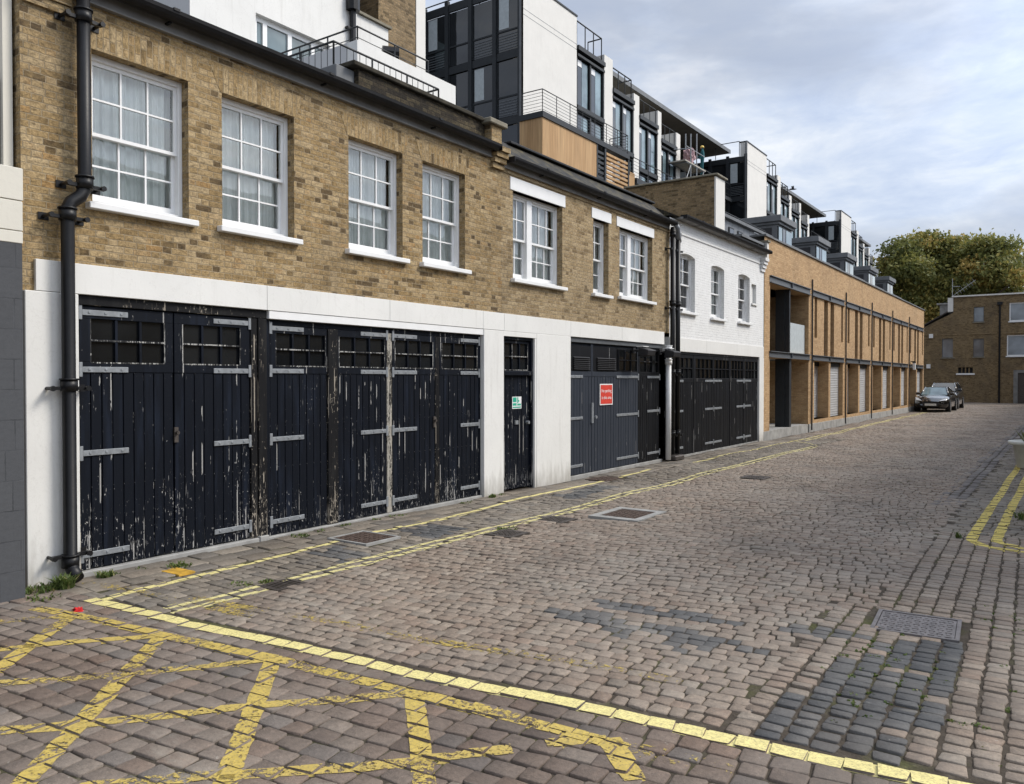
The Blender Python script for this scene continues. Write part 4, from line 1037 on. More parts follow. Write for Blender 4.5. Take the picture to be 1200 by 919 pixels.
# ------------------------------------------------------------------ neighbour at the near end
Nb = thing('corner_building', 'dark grey painted corner building with cream band and brown trellis above', 'building', (-6.4, 2.0, 0))
NX = -6.42
mb = MB(); mb.wall('x', NX, -3, 2.83, -.02, 2.66, [], .1); mb.poly([(NX, 2.83, -.02), (NX-6, 2.83, -.02), (NX-6, 2.83, 2.66), (NX, 2.83, 2.66)]); mb.build('wall', 'greywall', Nb)
mb = MB(); mb.box(NX-2, NX+.004, -3, 2.835, 2.662, 2.75); mb.box(NX-2, NX+.004, -3, 2.835, 2.755, 2.975); mb.box(NX-2, NX+.006, -3, 2.838, 2.98, 3.22); mb.build('cream_band', 'cream', Nb, bevel=.004)
mb = MB(); mb.box(-8.6, -6.95, -3, 2.965, 3.221, 6.0); mb.build('upper_wall', 'greyret', Nb)
mb = MB(); mb.box(-6.949, -6.84, 2.885, 2.955, 3.221, 6.0); mb.build('corner_strip', 'cream', Nb)
mb = MB()
for k in range(9): mb.box(-6.949, -6.90, 1.2, 2.883, 3.26+k*.085, 3.32+k*.085)
for k in range(8): mb.box(-6.899, -6.875, 2.82-k*.17, 2.87-k*.17, 3.24, 4.0)
mb.build('trellis', 'trellis', Nb)

# ------------------------------------------------------------------ orange brick building
D = thing('brick_office_building', 'long orange brick building with grey roller shutters, slot windows and zinc dormers', 'building', (FX, 36, 0))
DY0, BAY, NB = 21.65, 4.65, 6; DY1 = 50.0
PY = [DY0]+[26.3+BAY*k for k in range(6)]; PY[-1] = DY1
holes = [(22.05, 26.0, .25, 2.26), (22.05, 26.0, 2.44, 4.30)]
bays = []
for k in range(1, 6):
    y0 = PY[k]; y1 = PY[k+1] if k < 5 else DY1; w = y1-y0; s = w/BAY
    f = lambda t: y0+.18+(w-.36)*t
    sl = [(f(.05), f(.125), 3.0, 4.30), (f(.335), f(.455), 2.44, 4.30), (f(.535), f(.655), 2.44, 4.30), (f(.90), f(.965), 3.0, 4.30)]
    dn = [(f(.05), f(.485), .36, 2.26), (f(.545), f(.97), .36, 2.26)]
    bays.append((y0, y1, sl, dn)); holes += sl+dn
mb = MB(); mb.wall('x', FX, DY0-.1, DY1, .25, 5.5, holes, .45)
for (y0, y1, sl, dn) in bays:          # deep brick reveals of the shutter bays
    for (a, b, z0, z1) in dn:
        for y, fl in ((a, 1), (b, -1)):
            q = [(FX-.45, y, z0), (FX-.45, y, z1), (FX-1.0, y, z1), (FX-1.0, y, z0)]; mb.poly(q if fl > 0 else q[::-1])
mb.poly([(FX-.45, 26.0, .25), (FX-.45, 26.0, 2.26), (FX-1.6, 26.0, 2.26), (FX-1.6, 26.0, .25)]); mb.poly([(FX-.45, 26.0, 2.44), (FX-.45, 26.0, 4.3), (FX-1.6, 26.0, 4.3), (FX-1.6, 26.0, 2.44)])
mb.poly([(FX, DY1, .0), (FX-6, DY1, 0), (FX-6, DY1, 5.5), (FX, DY1, 5.5)])
mb.build('wall', 'orange', D)
shell(D, DY0-.05, DY1-.05, 5.45, x1=FX-1.4)
mb = MB(); mb.box(FX-.5, FX+.02, 26.05, DY1, -.02, .249)
for (y0, y1, sl, dn) in bays:
    for (a, b, z0, z1) in dn: mb.box(FX-1.0, FX-.012, a+.003, b-.003, .2, .36)
mb.box(FX-1.6, FX+.0, 22.06, 25.99, -.02, .252); mb.box(FX-.5, FX+.01, DY0-.1, 22.05, -.02, .249)
mb.build('plinth', 'concrete', D, bevel=.006)
# steel beams over the openings
def ibeam(y0, y1, z0, z1):
    mb = MB(); mb.box(FX-.2, FX+.006, y0, y1, z0+.02, z1-.02); mb.box(FX-.2, FX+.06, y0, y1, z1-.02, z1); mb.box(FX-.2, FX+.06, y0, y1, z0, z0+.02)
    ym = (y0+y1)/2
    mb.box(FX+.0065, FX+.055, ym-.02, ym+.02, z0+.02, z1-.02); return mb.build('steel_beam', 'beamsteel', D)
for k in range(6):
    y0 = PY[k]+(.35 if k == 0 else .16); y1 = PY[k+1]-.16
    ibeam(y0, y1, 2.262, 2.438); ibeam(y0, y1, 4.302, 4.50)
# roller shutters, slot windows filled dark brown, with reveal shade put into the colour
for (y0, y1, sl, dn) in bays:
    for q_, (a, b, z0, z1) in enumerate(dn):
        dp_ = FX-(.36 if q_ == 0 else .15)
        s = box('roller_shutter', 'shutter', D, dp_-.04, dp_, a+.004, b-.004, z0+.003, z1-.15); box('shutter_box', 'darksteel', s, dp_-.06, dp_+.05, a+.004, b-.004, z1-.149, z1-.003)
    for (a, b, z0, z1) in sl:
        w = box('slot_window', 'slotshade', D, FX-.46, FX-.10, a+.002, b-.002, z0+.002, z1-.002)
        MB().poly([(FX-.098, a+.05, z0+.05), (FX-.098, b-.05, z0+.05), (FX-.098, b-.05, z1-.05), (FX-.098, a+.05, z1-.05)]).build('pane', 'slotshadeglass', w)
# first bay: two open storeys with a steel column
mb = MB(); mb.box(FX-.42, FX-.15, 23.95, 24.05, .253, 2.26); mb.box(FX-.22, FX-.02, 24.0, 24.2, .25, 2.263); mb.box(FX-.42, FX-.151, 23.95, 24.05, 2.443, 4.298); mb.box(FX-.15, FX-.03, 24.0, 24.1, 2.44, 4.303); mb.build('steel_column', 'darksteel', D)
for a, b in ((22.08, 23.93), (24.22, 25.97)):
    s = box('roller_shutter', 'shutter', D, FX-1.4, FX-1.36, a, b, .25, 2.1); g = box('balcony_window', 'darksteel', D, FX-1.40, FX-1.36, a, b, 2.45, 4.29)
    MB().poly([(FX-1.355, a+.1, 2.5), (FX-1.355, b-.1, 2.5), (FX-1.355, b-.1, 4.2), (FX-1.355, a+.1, 4.2)]).build('pane', 'dkglass', g)
gp = box('balustrade', 'blind', D, FX-.13, FX-.11, 24.12, 25.95, 2.46, 3.35)
box('bay_floor', 'concrete', D, FX-1.5, FX-.05, 22.06, 25.99, 2.27, 2.43)
for k in range(1, 6):
    mb = MB(); mb.tube([(FX+.035, PY[k], .05), (FX+.035, PY[k], 4.82)], .024, 8); mb.build('downpipe', 'darksteel', D)
box('coping', 'lead', D, FX-.4, FX+.05, DY0-.12, DY1+.04, 5.502, 5.55)
# zinc roof storey and dormers
MX = -8.0
mb = MB(); mb.box(MX-4, MX, 19.7, DY1-.3, 5.0, 6.16); mb.build('zinc_storey', 'seam', D)
box('roof', 'lead', D, MX-4.2, MX+.12, 19.65, DY1-.2, 6.162, 6.25); box('parapet_roof', 'lead', D, MX+.001, FX-.4, DY0, DY1-.1, 5.35, 5.40)
for y in (22.2, 22.95): 
    w = box('zinc_window', 'darksteel', D, MX+.001, MX+.03, y, y+.4, 5.38, 5.98); MB().poly([(MX+.034, y+.04, 5.42), (MX+.034, y+.36, 5.42), (MX+.034, y+.36, 5.94), (MX+.034, y+.04, 5.94)]).build('pane', 'dkglass', w)
railing(D, [(-7.3, 22.3, 5.40), (-7.3, 25.6, 5.40)], .36, 1.2, r=.012, mat='steel')
railing(D, [(MX+.05, 19.8, 6.2), (MX+.05, 25.4, 6.2)], .12, 1.6, r=.015)
for k in range(5):
    y = 26.05+BAY*k; yb = y+1.55
    mb = MB(); mb.box(-9.6, -7.78, y, yb, 5.4, 6.72); dm = mb.build('dormer', 'lead', D)
    mb = MB(); mb.box(-9.8, -7.62, y-.14, yb+.14, 6.722, 6.92); mb.box(-9.8, -7.70, y-.07, yb+.07, 6.64, 6.7215); mb.build('dormer_roof', 'lead', dm, bevel=.01)
    box('cheek_glazing', 'louvre', dm, -9.3, -7.95, y-.012, y-.001, 5.55, 6.55)
    for a, b, m in ((y+.06, y+.42, 'paleglass'), (y+.50, y+.78, 'dkglass'), (y+.86, yb-.06, 'paleglass')):
        w = box('window', 'darksteel', dm, -7.779, -7.75, a-.03, b+.03, 5.5, 6.6)
    for a, b, m in ((y+.06, y+.42, 'paleglass'), (y+.50, y+.78, 'dkglass'), (y+.86, yb-.06, 'paleglass')):
        box('pane', m, dm, -7.7485, -7.74, a, b, 5.55, 6.56)
    # small skylight windows in the zinc between dormers
    if k < 4:
        w = box('zinc_window', 'dkglass', D, MX+.001, MX+.03, yb+.7, yb+1.1, 5.5, 5.95); w = box('zinc_window', 'dkglass', D, MX+.001, MX+.03, yb+1.5, yb+1.9, 5.5, 5.95)
# bracket lamp near the far end
t = thing('wall_lantern', 'small pale lantern on the orange wall above the parked car', 'lamp', (FX, 45.6, 2.3))
mb = MB(); mb.box(FX+.0, FX+.2, 45.5, 45.56, 2.55, 2.6); mb.box(FX+.1, FX+.24, 45.4, 45.6, 2.5, 2.56); mb.build('bracket', 'darksteel', t); box('shade', 'signwhite', t, FX+.11, FX+.23, 45.42, 45.58, 2.15, 2.498, bevel=.01)

# ------------------------------------------------------------------ white rendered block behind house A
W = thing('white_rendered_block', 'white rendered block with a wide window and black drainpipe behind the yellow brick house', 'building', (-13, 9.5, 0))
WX = -11.0
mb = MB(); mb.wall('x', WX, 7.25, 10.72, 4.5, 13, [(8.45, 10.05, 5.9, 7.66)], .14); mb.build('wall', 'white', W)
mb = MB(); mb.box(WX-6, WX-.16, 7.26, 10.71, 0, 13); mb.build('core', 'darkint', W)
mb = MB(); mb.poly([(WX-8, 7.25, 4.5), (WX, 7.25, 4.5), (WX, 7.25, 13), (WX-8, 7.25, 13)]); mb.build('side_wall', 'greyret', W)
wn = MB()
ys = [8.47, 8.92, 9.42, 9.82, 10.03]
wn.box(WX-.13, WX-.09, 8.452, 10.048, 7.58, 7.658); wn.box(WX-.13, WX-.09, 8.452, 10.048, 5.9, 5.98)
for y in (8.452, 8.66, 9.18, 9.70, 9.98): wn.box(WX-.13, WX-.088, y, y+.085, 5.98, 7.58)
w = wn.build('window', 'gloss', W)
MB().poly([(WX-.12, 8.46, 5.98), (WX-.12, 10.04, 5.98), (WX-.12, 10.04, 7.58), (WX-.12, 8.46, 7.58)]).build('pane', 'paleglass', w)
mb = MB(); mb.box(WX-6, WX-.42, 10.721, 12.0, 4.5, 8.75); mb.build('stair_wall', 'white', W); box('stair_coping', 'stone', W, WX-6, WX-.36, 10.73, 12.05, 8.752, 8.80)
mb = MB(); mb.box(WX-.419, WX-.38, 10.95, 11.5, 6.7, 7.55); w = mb.build('window', 'gloss', W); box('pane', 'paleglass', w, WX-.379, WX-.372, 11.0, 11.24, 6.75, 7.5); box('pane', 'paleglass', w, WX-.379, WX-.372, 11.28, 11.45, 6.75, 7.5)
mb = MB(); mb.box(WX-5, WX-.75, 12.06, 13.199, 4, 14); mb.build('brick_return', 'darkbrick', W)
mb = MB(); mb.box(WX-1.6, WX-.73, 13.2, 13.5, 4.0, 14); mb.build('white_pillar', 'whitemod', W)
mb = MB(); mb.tube([(WX+.07, 10.55, 4.8), (WX+.07, 10.55, 12)], .06, 10); mb.tube([(WX+.07, 10.55, 8.45), (WX+.07, 10.55, 8.7)], .13, 10); mb.box(WX, WX+.08, 10.42, 10.55, 8.1, 8.14); mb.build('drainpipe', 'blackpipe', W)
mb = MB(); mb.box(-8.3, -8.1, 7.9, 10.05, 4.6, 6.33); mb.build('terrace_parapet', 'white', W); box('terrace_side', 'greyret', W, -11.4, -8.3, 7.9, 8.1, 4.6, 6.33)
railing(W, [(-10.6, 8.0, 6.33), (-8.2, 8.0, 6.33), (-8.2, 9.5, 6.33)], .24, .6, bars=1, r=.013)
mb = MB(); mb.tube([(WX-.4, 11.8, 8.0), (WX-.15, 11.8, 8.0), (WX-.1, 11.8, 7.7), (WX-.12, 11.8, 7.3)], .06, 8); mb.tube([(WX-.25, 11.65, 8.12), (WX-.05, 11.9, 8.12)], .14, 10); mb.build('vent_pipe', 'blackpipe', W)
t = thing('floodlight', 'small black floodlight on the end of the white terrace parapet', 'floodlight', (-8.05, 9.95, 5.8))
mb = MB(); mb.box(-8.1, -7.95, 9.82, 10.0, 5.70, 5.86); mb.box(-8.0, -7.86, 9.95, 10.1, 5.78, 5.83); mb.build('housing', 'louvre', t, bevel=.01)
# ------------------------------------------------------------------ modern apartment terrace behind: three stepped blocks
AX = -20.0
def glazed_end(par, X0, X1, Y, z0, ztop, st=2.93, nx=4):
    """dark steel and glass end wall facing down the mews, X1 at the corner"""
    nf = int((ztop-z0)/st)+1; zs = [ztop-.35-st*k for k in range(nf+1)]
    mb = MB(); w = (X1-X0)/nx
    for i in range(nx+1):
        x = X0+w*i; mb.box(x-.10, x+.10, Y-.16, Y, z0, ztop)
    for z in zs:
        if z > z0: mb.box(X0, X1, Y-.10, Y+.01, z-.18, z+.18)
    fr = mb.build('glazed_frame', 'darksteel', par)
    for k, z in enumerate(zs[:-1]):
        zb, zt = z-st+.22, z-.22
        if zt < z0+.5: continue
        zb = max(zb, z0)
        for i in range(nx):
            a, b = X0+w*i+.15, X0+w*(i+1)-.15
            wd = box('window', 'dkglass', par, a, b, Y-.04, Y-.01, zb, zt)
            mb = MB()
            mb.box(a, b, Y-.075, Y-.041, zb+.85, zb+.92); mb.box(a-.05, a, Y-.08, Y-.03, zb, zt); mb.box(b, b+.05, Y-.08, Y-.03, zb, zt)
            mb.build('window_frame', 'darksteel', wd)
            if (i*3+k*5) % 4 < 3:
                mb = MB()
                for q in range(6): mb.box(a+.05, b-.05, Y-.06, Y-.0401, zb+.08+q*.12, zb+.12+q*.12)
                mb.build('louvre_blind', 'beamsteel', wd)
            if (i+k) % 3 == 0: box('blind', 'blind', wd, a+.06, a+(b-a)*.55, Y-.055, Y-.0402, zb+1.0, zt-.05)
def apart(k, label):
    Y0 = 29.5+29.85*k
    T = thing('apartment_block', label, 'apartment block', (-24, Y0, 0), 'stepped modern apartment blocks')
    zt = 19.4
    mb = MB(); mb.box(AX-.5, AX, Y0, Y0+4.75, 6, zt); mb.build('render_panel', 'whitemod', T)
    mb = MB()
    for z in (zt-1.35, zt-1.6, zt-6.3, zt-6.55): mb.box(AX+.001, AX+.004, Y0+.02, Y0+4.74, z, z+.02)
    mb.build('panel_joint', 'beamsteel', T); box('panel_cap', 'darksteel', T, AX-.55, AX+.04, Y0-.04, Y0+4.78, zt+.001, zt+.08)
    mb = MB(); mb.box(AX-9, AX-.51, Y0+.02, Y0+4.7, 0, zt-1.0); mb.build('tower_core', 'darkint', T)
    glazed_end(T, AX-5.6, AX-.05, Y0, 6, zt-.9 if k else zt)
    if k == 0:
        mb = MB(); mb.box(AX-18, AX-5.75, Y0-2.6, Y0-.2, 6, zt+2); mb.build('side_wing', 'darksteel', T)
        for z in (9.3, 12.2, 15.1, 18.): 
            box('window', 'paleglass' if z > 14 else 'dkglass', T, AX-5.749, AX-5.70, Y0-1.9, Y0-.9, z-1.9, z+.3); box('window', 'dkglass', T, AX-7.9, AX-6.1, Y0-2.64, Y0-2.601, z-1.9, z+.3)
    box('corner_post', 'lead', T, AX-.06, AX+.05, Y0-.17, Y0-.001, 6, zt)
    railing(T, [(AX-8, Y0+.1, zt-.95), (AX-.6, Y0+.1, zt-.95)], 1.1, 1.8, r=.03)
    # stepped window bays and white piers
    y = Y0+4.8; tops = [18.05, 17.05, 16.5, 15.9]; wd = [2.75, 2.5, 2.45, 2.2]; pw = [.92, .68, .5, .6]
    for i in range(4):
        z1 = tops[i]; b = MB(); b.box(AX-2.5, AX-.18, y+.001, y+wd[i]-.001, 5, z1-.05); b.build('bay_wall', 'darksteel', T)
        mb = MB(); mb.box(AX-.18, AX+.10, y, y+wd[i], z1-.22, z1); mb.box(AX-.18, AX+.06, y, y+wd[i], z1-.52, z1-.40)
        for s_ in range(1, 4): mb.box(AX-.18, AX+.05, y, y+wd[i], z1-.4-2.75*s_, z1-.15-2.75*s_)
        for s_ in range(3): mb.box(AX-.18, AX-.02, y+wd[i]*s_/2-.07 if s_ else y, y+wd[i]*s_/2+.07 if s_ < 2 else y+wd[i], 5, z1-.521)
        mb.build('bay_frame', 'darksteel', T)
        for s_ in range(3):
            for h in range(2):
                a, c_ = y+wd[i]*h/2+.12, y+wd[i]*(h+1)/2-.12; za, zb_ = z1-.15-2.75*(s_+1)+.02, z1-.55-2.75*s_
                w = box('window', 'dkglass', T, AX-.17, AX-.12, a, c_, za, zb_)
                box('pane', 'paleglass', w, AX-.119, AX-.11, a+(c_-a)*.45, c_-.04, za+.05, zb_-.05)
                if s_ == 0: box('blind', 'gloss', w, AX-.108, AX-.10, a+.03, a+(c_-a)*.42, zb_-.35, zb_-.05)
        if i < 2: railing(T, [(AX-.4, y+.1, z1), (AX-.1, y+.1, z1), (AX-.1, y+wd[i]-.1, z1), (AX-.9, y+wd[i]-.1, z1)], 1.25 if i == 0 else 1.15, .85, r=.035, bars=0)
        y += wd[i]
        mb = MB(); mb.box(AX-2.5, AX+.02, y, y+pw[i], 5, z1+(.45 if i < 2 else .9)); mb.build('white_pier', 'whitemod', T); y += pw[i]
        if i >= 2:
            ya_, yb_ = y-pw[i]-wd[i], y-pw[i]; w = box('penthouse_window', 'paleglass', T, AX-3.3, AX-3.2, ya_-.3, yb_+.7, z1-.1, 19.34)
            mb = MB()
            for s_ in range(4): mb.box(AX-3.199, AX-3.12, ya_-.28+(wd[i]+.7)*s_/3, ya_-.12+(wd[i]+.7)*s_/3, z1-.1, 19.34)
            mb.box(AX-3.199, AX-3.13, ya_-.3, yb_+.7, 18.6, 18.75)
            mb.build('window_frame', 'whitemod', w); railing(T, [(AX-.1, ya_+.05, z1), (AX-.1, yb_-.05, z1)], .95, .8, r=.025)
    # long flat roof with its soffit over a set-back top floor
    yr0, yr1 = Y0+6.0, Y0+32 if k < 2 else Y0+26
    mb = MB(); mb.box(AX-10, AX-2.05, yr0, yr1, 19.35, 19.55); mb.build('flat_roof', 'soffitdark', T)
    box('roof_edge', 'lead', T, AX-2.049, AX-2., yr0, yr1, 19.33, 19.6)
    mb = MB(); mb.box(AX-9, AX-5.2, yr0+.3, Y0+29.5, 4, 19.34); mb.build('setback_wall', 'darksteel', T)
    for j in range(9):
        yy = yr0+.9+j*1.75
        if yy+1.3 < yr1: box('penthouse_window', 'dkglass' if j % 3 else 'paleglass', T, AX-5.199, AX-5.15, yy, yy+1.3, 15.6, 18.6)
    mb = MB(); mb.box(AX-5.1, AX-.3, y+.2, y+4.5, 4, 12.2); mb.build('recess_wall', 'darkint', T)
    for j in range(6):
        for s_ in range(3):
            yy = y+.8+j*2.0
            if yy+1.4 < Y0+29: box('window', 'dkglass', T, AX-5.199, AX-5.15, yy, yy+1.4, 12.4-2.8*s_, 14.6-2.8*s_)
    mb = MB(); mb.box(AX-5.1, AX-.9, y+4.6, Y0+29.3, 14.9, 15.15); mb.build('terrace_slab', 'darksteel', T)
    railing(T, [(AX-1., y+4.6, 15.15), (AX-1., Y0+29.2, 15.15)], 1.05, 1.5, r=.03, bars=2)
    return T
T0 = apart(0, 'nearest stepped apartment block with a cedar clad box under its white panel')
apart(1, 'middle apartment block with white end panel seen above the white painted house')
apart(2, 'farthest apartment block, its narrow white panel rising above the grey dormers')
# cedar clad balcony box of the nearest block, with louvred end
CX0 = -18.75
mb = MB(); mb.box(AX+.06, CX0, 29.2, 34.0, 11.15, 12.95); mb.build('cedar_box', 'cedar', T0)
mb = MB(); mb.box(AX+.06, CX0+.06, 29.14, 37.4, 12.952, 13.2); mb.box(AX+.06, CX0+.03, 29.17, 34.03, 10.98, 11.148); mb.build('balcony_edge', 'darksteel', T0)
railing(T0, [(AX+.2, 29.2, 13.2), (CX0, 29.2, 13.2), (CX0, 37.3, 13.2), (AX+.2, 37.3, 13.2)], .95, 1.15, bars=6, r=.022)
mb = MB()
for k in range(9): mb.box(CX0-.1, CX0, 35.0, 37.3, 10.9+k*.22, 11.02+k*.22)
mb.build('cedar_slats', 'cedar', T0); mb = MB()
for k in range(8): mb.box(CX0-.1, CX0-.02, 34.1, 34.8, 10.9+k*.24, 11.02+k*.24)
mb.box(CX0-.12, CX0+.02, 34.0, 34.099, 10.5, 12.95); mb.box(CX0-.12, CX0+.02, 34.801, 34.95, 10.5, 12.95); mb.build('louvre_screen', 'darksteel', T0); box('screen_post', 'darksteel', T0, CX0-.12, CX0+.03, 37.3, 37.4, 10.5, 12.95)
mb = MB(); mb.box(CX0-.15, CX0-.05, 37.42, 38.2, 10.6, 12.4); mb.build('cedar_panel', 'cedar', T0)
railing(T0, [(CX0, 37.5, 12.2), (CX0, 46.5, 12.2)], 1.0, 1.2, bars=5, r=.022)
box('terrace_slab', 'darksteel', T0, AX, CX0+.05, 38.25, 46.6, 11.9, 12.2)

# scaffold, worker and sheeting on the terrace
SXs = -19.0
def atXp(x, y, X=SXs):
    a = atX(x, y, X); return a[0], a[1]
sc = thing('scaffold_tower', 'thin tube scaffold tower under the long roof of the nearest apartment block', 'scaffold', (SXs, 46.5, 15.2))
ya, zd = atXp(806, 190); yb, _ = atXp(824, 190)
mb = MB()
for px_, x_ in ((803.5, SXs-.9), (809.5, SXs), (816.5, SXs), (824, SXs-.9)):
    y, z = atXp(px_, 157, x_); _, zb = atXp(px_, 210, x_); mb.tube([(x_, y, zb), (x_, y, z if px_ < 820 else zd)], .04, 6)
for z in (zd-.05, zd+.9, zd-1.1): mb.tube([(SXs, ya-.3, z), (SXs, yb+.2, z)], .03, 6)
mb.tube([(SXs, ya-.4, zd-1.3), (SXs, ya+.5, zd)], .03, 6); mb.tube([(SXs, yb-.5, zd-1.3), (SXs, yb+.1, zd)], .03, 6); mb.tube([(SXs-.9, ya, zd+.9), (SXs, ya+.4, zd+.9)], .03, 6)
for y_ in (ya-.2, yb+.1): mb.tube([(SXs-.95, y_, zd-.05), (SXs+.05, y_, zd-.05)], .03, 6)
mb.tube([(SXs-.9, ya-.4, zd-.05), (SXs-.9, yb+.2, zd-.05)], .03, 6)
mb.build('tubes', 'steel', sc); mb = MB()
mb.box(SXs-1.0, SXs+.06, ya-.5, yb+.3, zd-.02, zd+.05); mb.build('deck', 'boards', sc)
def figure(name, label, foot, h, face, mats):
    """standing person, one continuous body grown with a skin modifier; face = heading in xy"""
    s = h/1.75; t = thing(name, label, 'person', foot)
    V = [(0, 0, .95), (0, 0, 1.15), (0, 0, 1.38), (0, 0, 1.50), (0, .01, 1.58), (0, .02, 1.68), (-.10, 0, .88), (-.11, .02, .48), (-.12, 0, .08), (-.12, .13, .03), (.10, 0, .88), (.12, .05, .48), (.13, -.02, .08), (.13, .11, .03),
         (-.19, 0, 1.40), (-.25, .02, 1.13), (-.22, .20, .95), (-.21, .28, .90), (.19, 0, 1.40), (.27, .10, 1.18), (.20, .32, 1.12), (.18, .40, 1.12)]
    Eg = [(0, 1), (1, 2), (2, 3), (3, 4), (4, 5), (0, 6), (6, 7), (7, 8), (8, 9), (0, 10), (10, 11), (11, 12), (12, 13), (2, 14), (14, 15), (15, 16), (16, 17), (2, 18), (18, 19), (19, 20), (20, 21)]
    Rr = [.15, .14, .16, .07, .065, .095, .095, .065, .045, .04, .095, .065, .045, .04, .065, .05, .038, .03, .065, .05, .038, .03]
    c, q = math.cos(face), math.sin(face)
    me = bpy.data.meshes.new('body'); me.from_pydata([((v[0]*c-v[1]*q)*s, (v[0]*q+v[1]*c)*s, v[2]*s) for v in V], Eg, [])
    o = bpy.data.objects.new('body', me); COL.objects.link(o); o.parent = t
    m = o.modifiers.new('skin', 'SKIN'); sk = me.skin_vertices[0].data
    for i, r in enumerate(Rr): sk[i].radius = (r*s, r*s)
    sk[0].use_root = True; o.modifiers.new('sub', 'SUBSURF').levels = 1; me.materials.append(M[mats[0]])
    OFF[o.name] = Vector(foot)
    fx, fy, fz = foot
    MB().lathe((fx-.02*q*s, fy+.02*c*s, fz+1.66*s), [(.125*s, 0), (.13*s, .02*s), (.115*s, .08*s), (.07*s, .13*s), (.01*s, .15*s)], 12).build('hard_hat', mats[1], t, smooth=True)
    MB().lathe((fx-.075*q*s, fy+.075*c*s, fz+1.585*s), [(.02*s, 0), (.055*s, .02*s), (.06*s, .06*s), (.05*s, .08*s)], 10).build('face', mats[2], t, smooth=True)
    return t
yy, zf = atXp(824.5, 192, SXs-.45)
figure('person', 'person in teal workwear and yellow hard hat standing on the scaffold deck', (SXs-.45, yy-.2, zd+.05), 1.78, 2.2, ('teal', 'hat', 'skin'))
t = thing('sheeting_bundle', 'crumpled pink plastic sheeting on the scaffold deck', 'sheeting', (SXs-.3, ya+.9, zd+.05))
bm = bmesh.new(); bmesh.ops.create_icosphere(bm, subdivisions=3, radius=.5)
for v in bm.verts: v.co *= 1+.35*math.sin(v.co.x*13+v.co.z*9)*math.cos(v.co.y*11)
mb = MB(); mb.v = [(SXs-.3+v.co.x*.6, ya+.9+v.co.y*.9, zd+.55+v.co.z*1.0) for v in bm.verts]; mb.f = [tuple(v.index for v in f.verts) for f in bm.faces]; bm.free()
mb.build('sheet', 'pinktarp', t, smooth=False)

# ------------------------------------------------------------------ end building across the lane
E_ = thing('end_building', 'soot brown brick building closing the far end of the lane', 'building', (-4, 66, 0))
k66 = 66/64.; ex = lambda x: x*k66; ez = lambda z: H+(z-H)*k66
Yw = 66.
eh = [(-5.58, -4.96, 5.65, 6.68), (-7.51, -6.75, 3.21, 4.55), (-5.58, -4.94, 3.24, 4.49), (-3.47, -1.5, 5.61, 6.86), (-3.6, -1.4, 3.26, 4.67), (-6.5, -5.6, 2.1, 2.5), (-3.2, -.4, -.1, 2.3)]
eh = [(ex(a), ex(b), ez(c_), ez(d_)) for a, b, c_, d_ in eh]
mb = MB(); mb.wall('y', Yw, ex(-6.82), 9, -.1, ez(7.42), [h for h in eh if h[0] > ex(-6.82)], .14, -1)
lh = eh[1]; x1 = ex(-6.82)
mb.wall('y', Yw, ex(-9.6), x1, -.1, ez(4.6), [(lh[0], x1-.001, lh[2], ez(4.55))], .14, -1)
mb.poly([(ex(-9.6), Yw, ez(4.6)), (x1, Yw, ez(4.6)), (x1, Yw, ez(6.36)), (ex(-9.6), Yw, ez(4.9))])
mb.poly([(x1, Yw, ez(6.3)), (x1, Yw+8, ez(6.3)), (x1, Yw+8, ez(7.42)), (x1, Yw, ez(7.42))])
mb.poly([(ex(-9.6), Yw, -.1), (ex(-9.6), Yw+8, -.1), (ex(-9.6), Yw+8, ez(4.9)), (ex(-9.6), Yw, ez(4.9))])
mb.build('wall', 'endbrick', E_)
mb = MB(); mb.box(ex(-9.5), 9, Yw+.16, Yw+9, -.1, ez(4.55)); mb.box(x1+.02, 9, Yw+.16, Yw+9, ez(4.55), ez(7.4)); mb.build('core', 'darkint', E_)
mb = MB(); mb.box(x1-.1, 9.1, Yw-.12, Yw+9, ez(7.422), ez(7.52)); mb.build('roof_edge', 'whitemod', E_)
mb = MB(); mb.box(x1-.36, x1-.01, Yw-.05, Yw+.5, ez(6.42), ez(7.40)); mb.build('lead_upstand', 'whitemod', E_)
mb = MB(); mb.prism([(ex(-9.7), Yw-.1, ez(4.9)), (x1-.4, Yw-.1, ez(6.36)), (x1-.4, Yw-.1, ez(6.44)), (ex(-9.7), Yw-.1, ez(4.98))], (0, 8, 0)); mb.build('sloping_coping', 'iron', E_)
mb = MB(); mb.box(ex(-7.9), x1-.4, Yw+2, Yw+5, ez(6.0), ez(7.1)); mb.box(ex(-8.1), x1-.3, Yw+1.9, Yw+5.2, ez(7.102), ez(7.22)); mb.build('roof_hut', 'concrete', E_)
box('string_course', 'darkbrick', E_, ex(-9.5), 9, Yw-.03, Yw-.001, ez(4.78), ez(4.86))
for i, h in enumerate(eh[:5]):
    a, b, c_, d_ = h; mb = MB(); n = 1 if i < 3 else 2; fr = .035 if i < 3 else .07; m = 'beamsteel' if i < 3 else 'gloss'
    mb.box(a+.002, a+fr, Yw+.06, Yw+.13, c_, d_); mb.box(b-fr, b-.002, Yw+.06, Yw+.13, c_, d_); mb.box(a+fr, b-fr, Yw+.06, Yw+.13, d_-fr, d_); mb.box(a+fr, b-fr, Yw+.06, Yw+.13, c_, c_+fr)
    if n == 2: mb.box((a+b)/2-fr*.5, (a+b)/2+fr*.5, Yw+.06, Yw+.13, c_+fr, d_-fr)
    w = mb.build('window', m, E_); box('pane', 'endglass', w, a+.01, b-.01, Yw+.10, Yw+.12, c_+.01, d_-.01)
    box('sill', 'stone' if i < 3 else 'gloss', w, a-.06, b+.06, Yw-.08, Yw+.05, c_-.08, c_-.002)
a, b, c_, d_ = eh[5]; mb = MB()
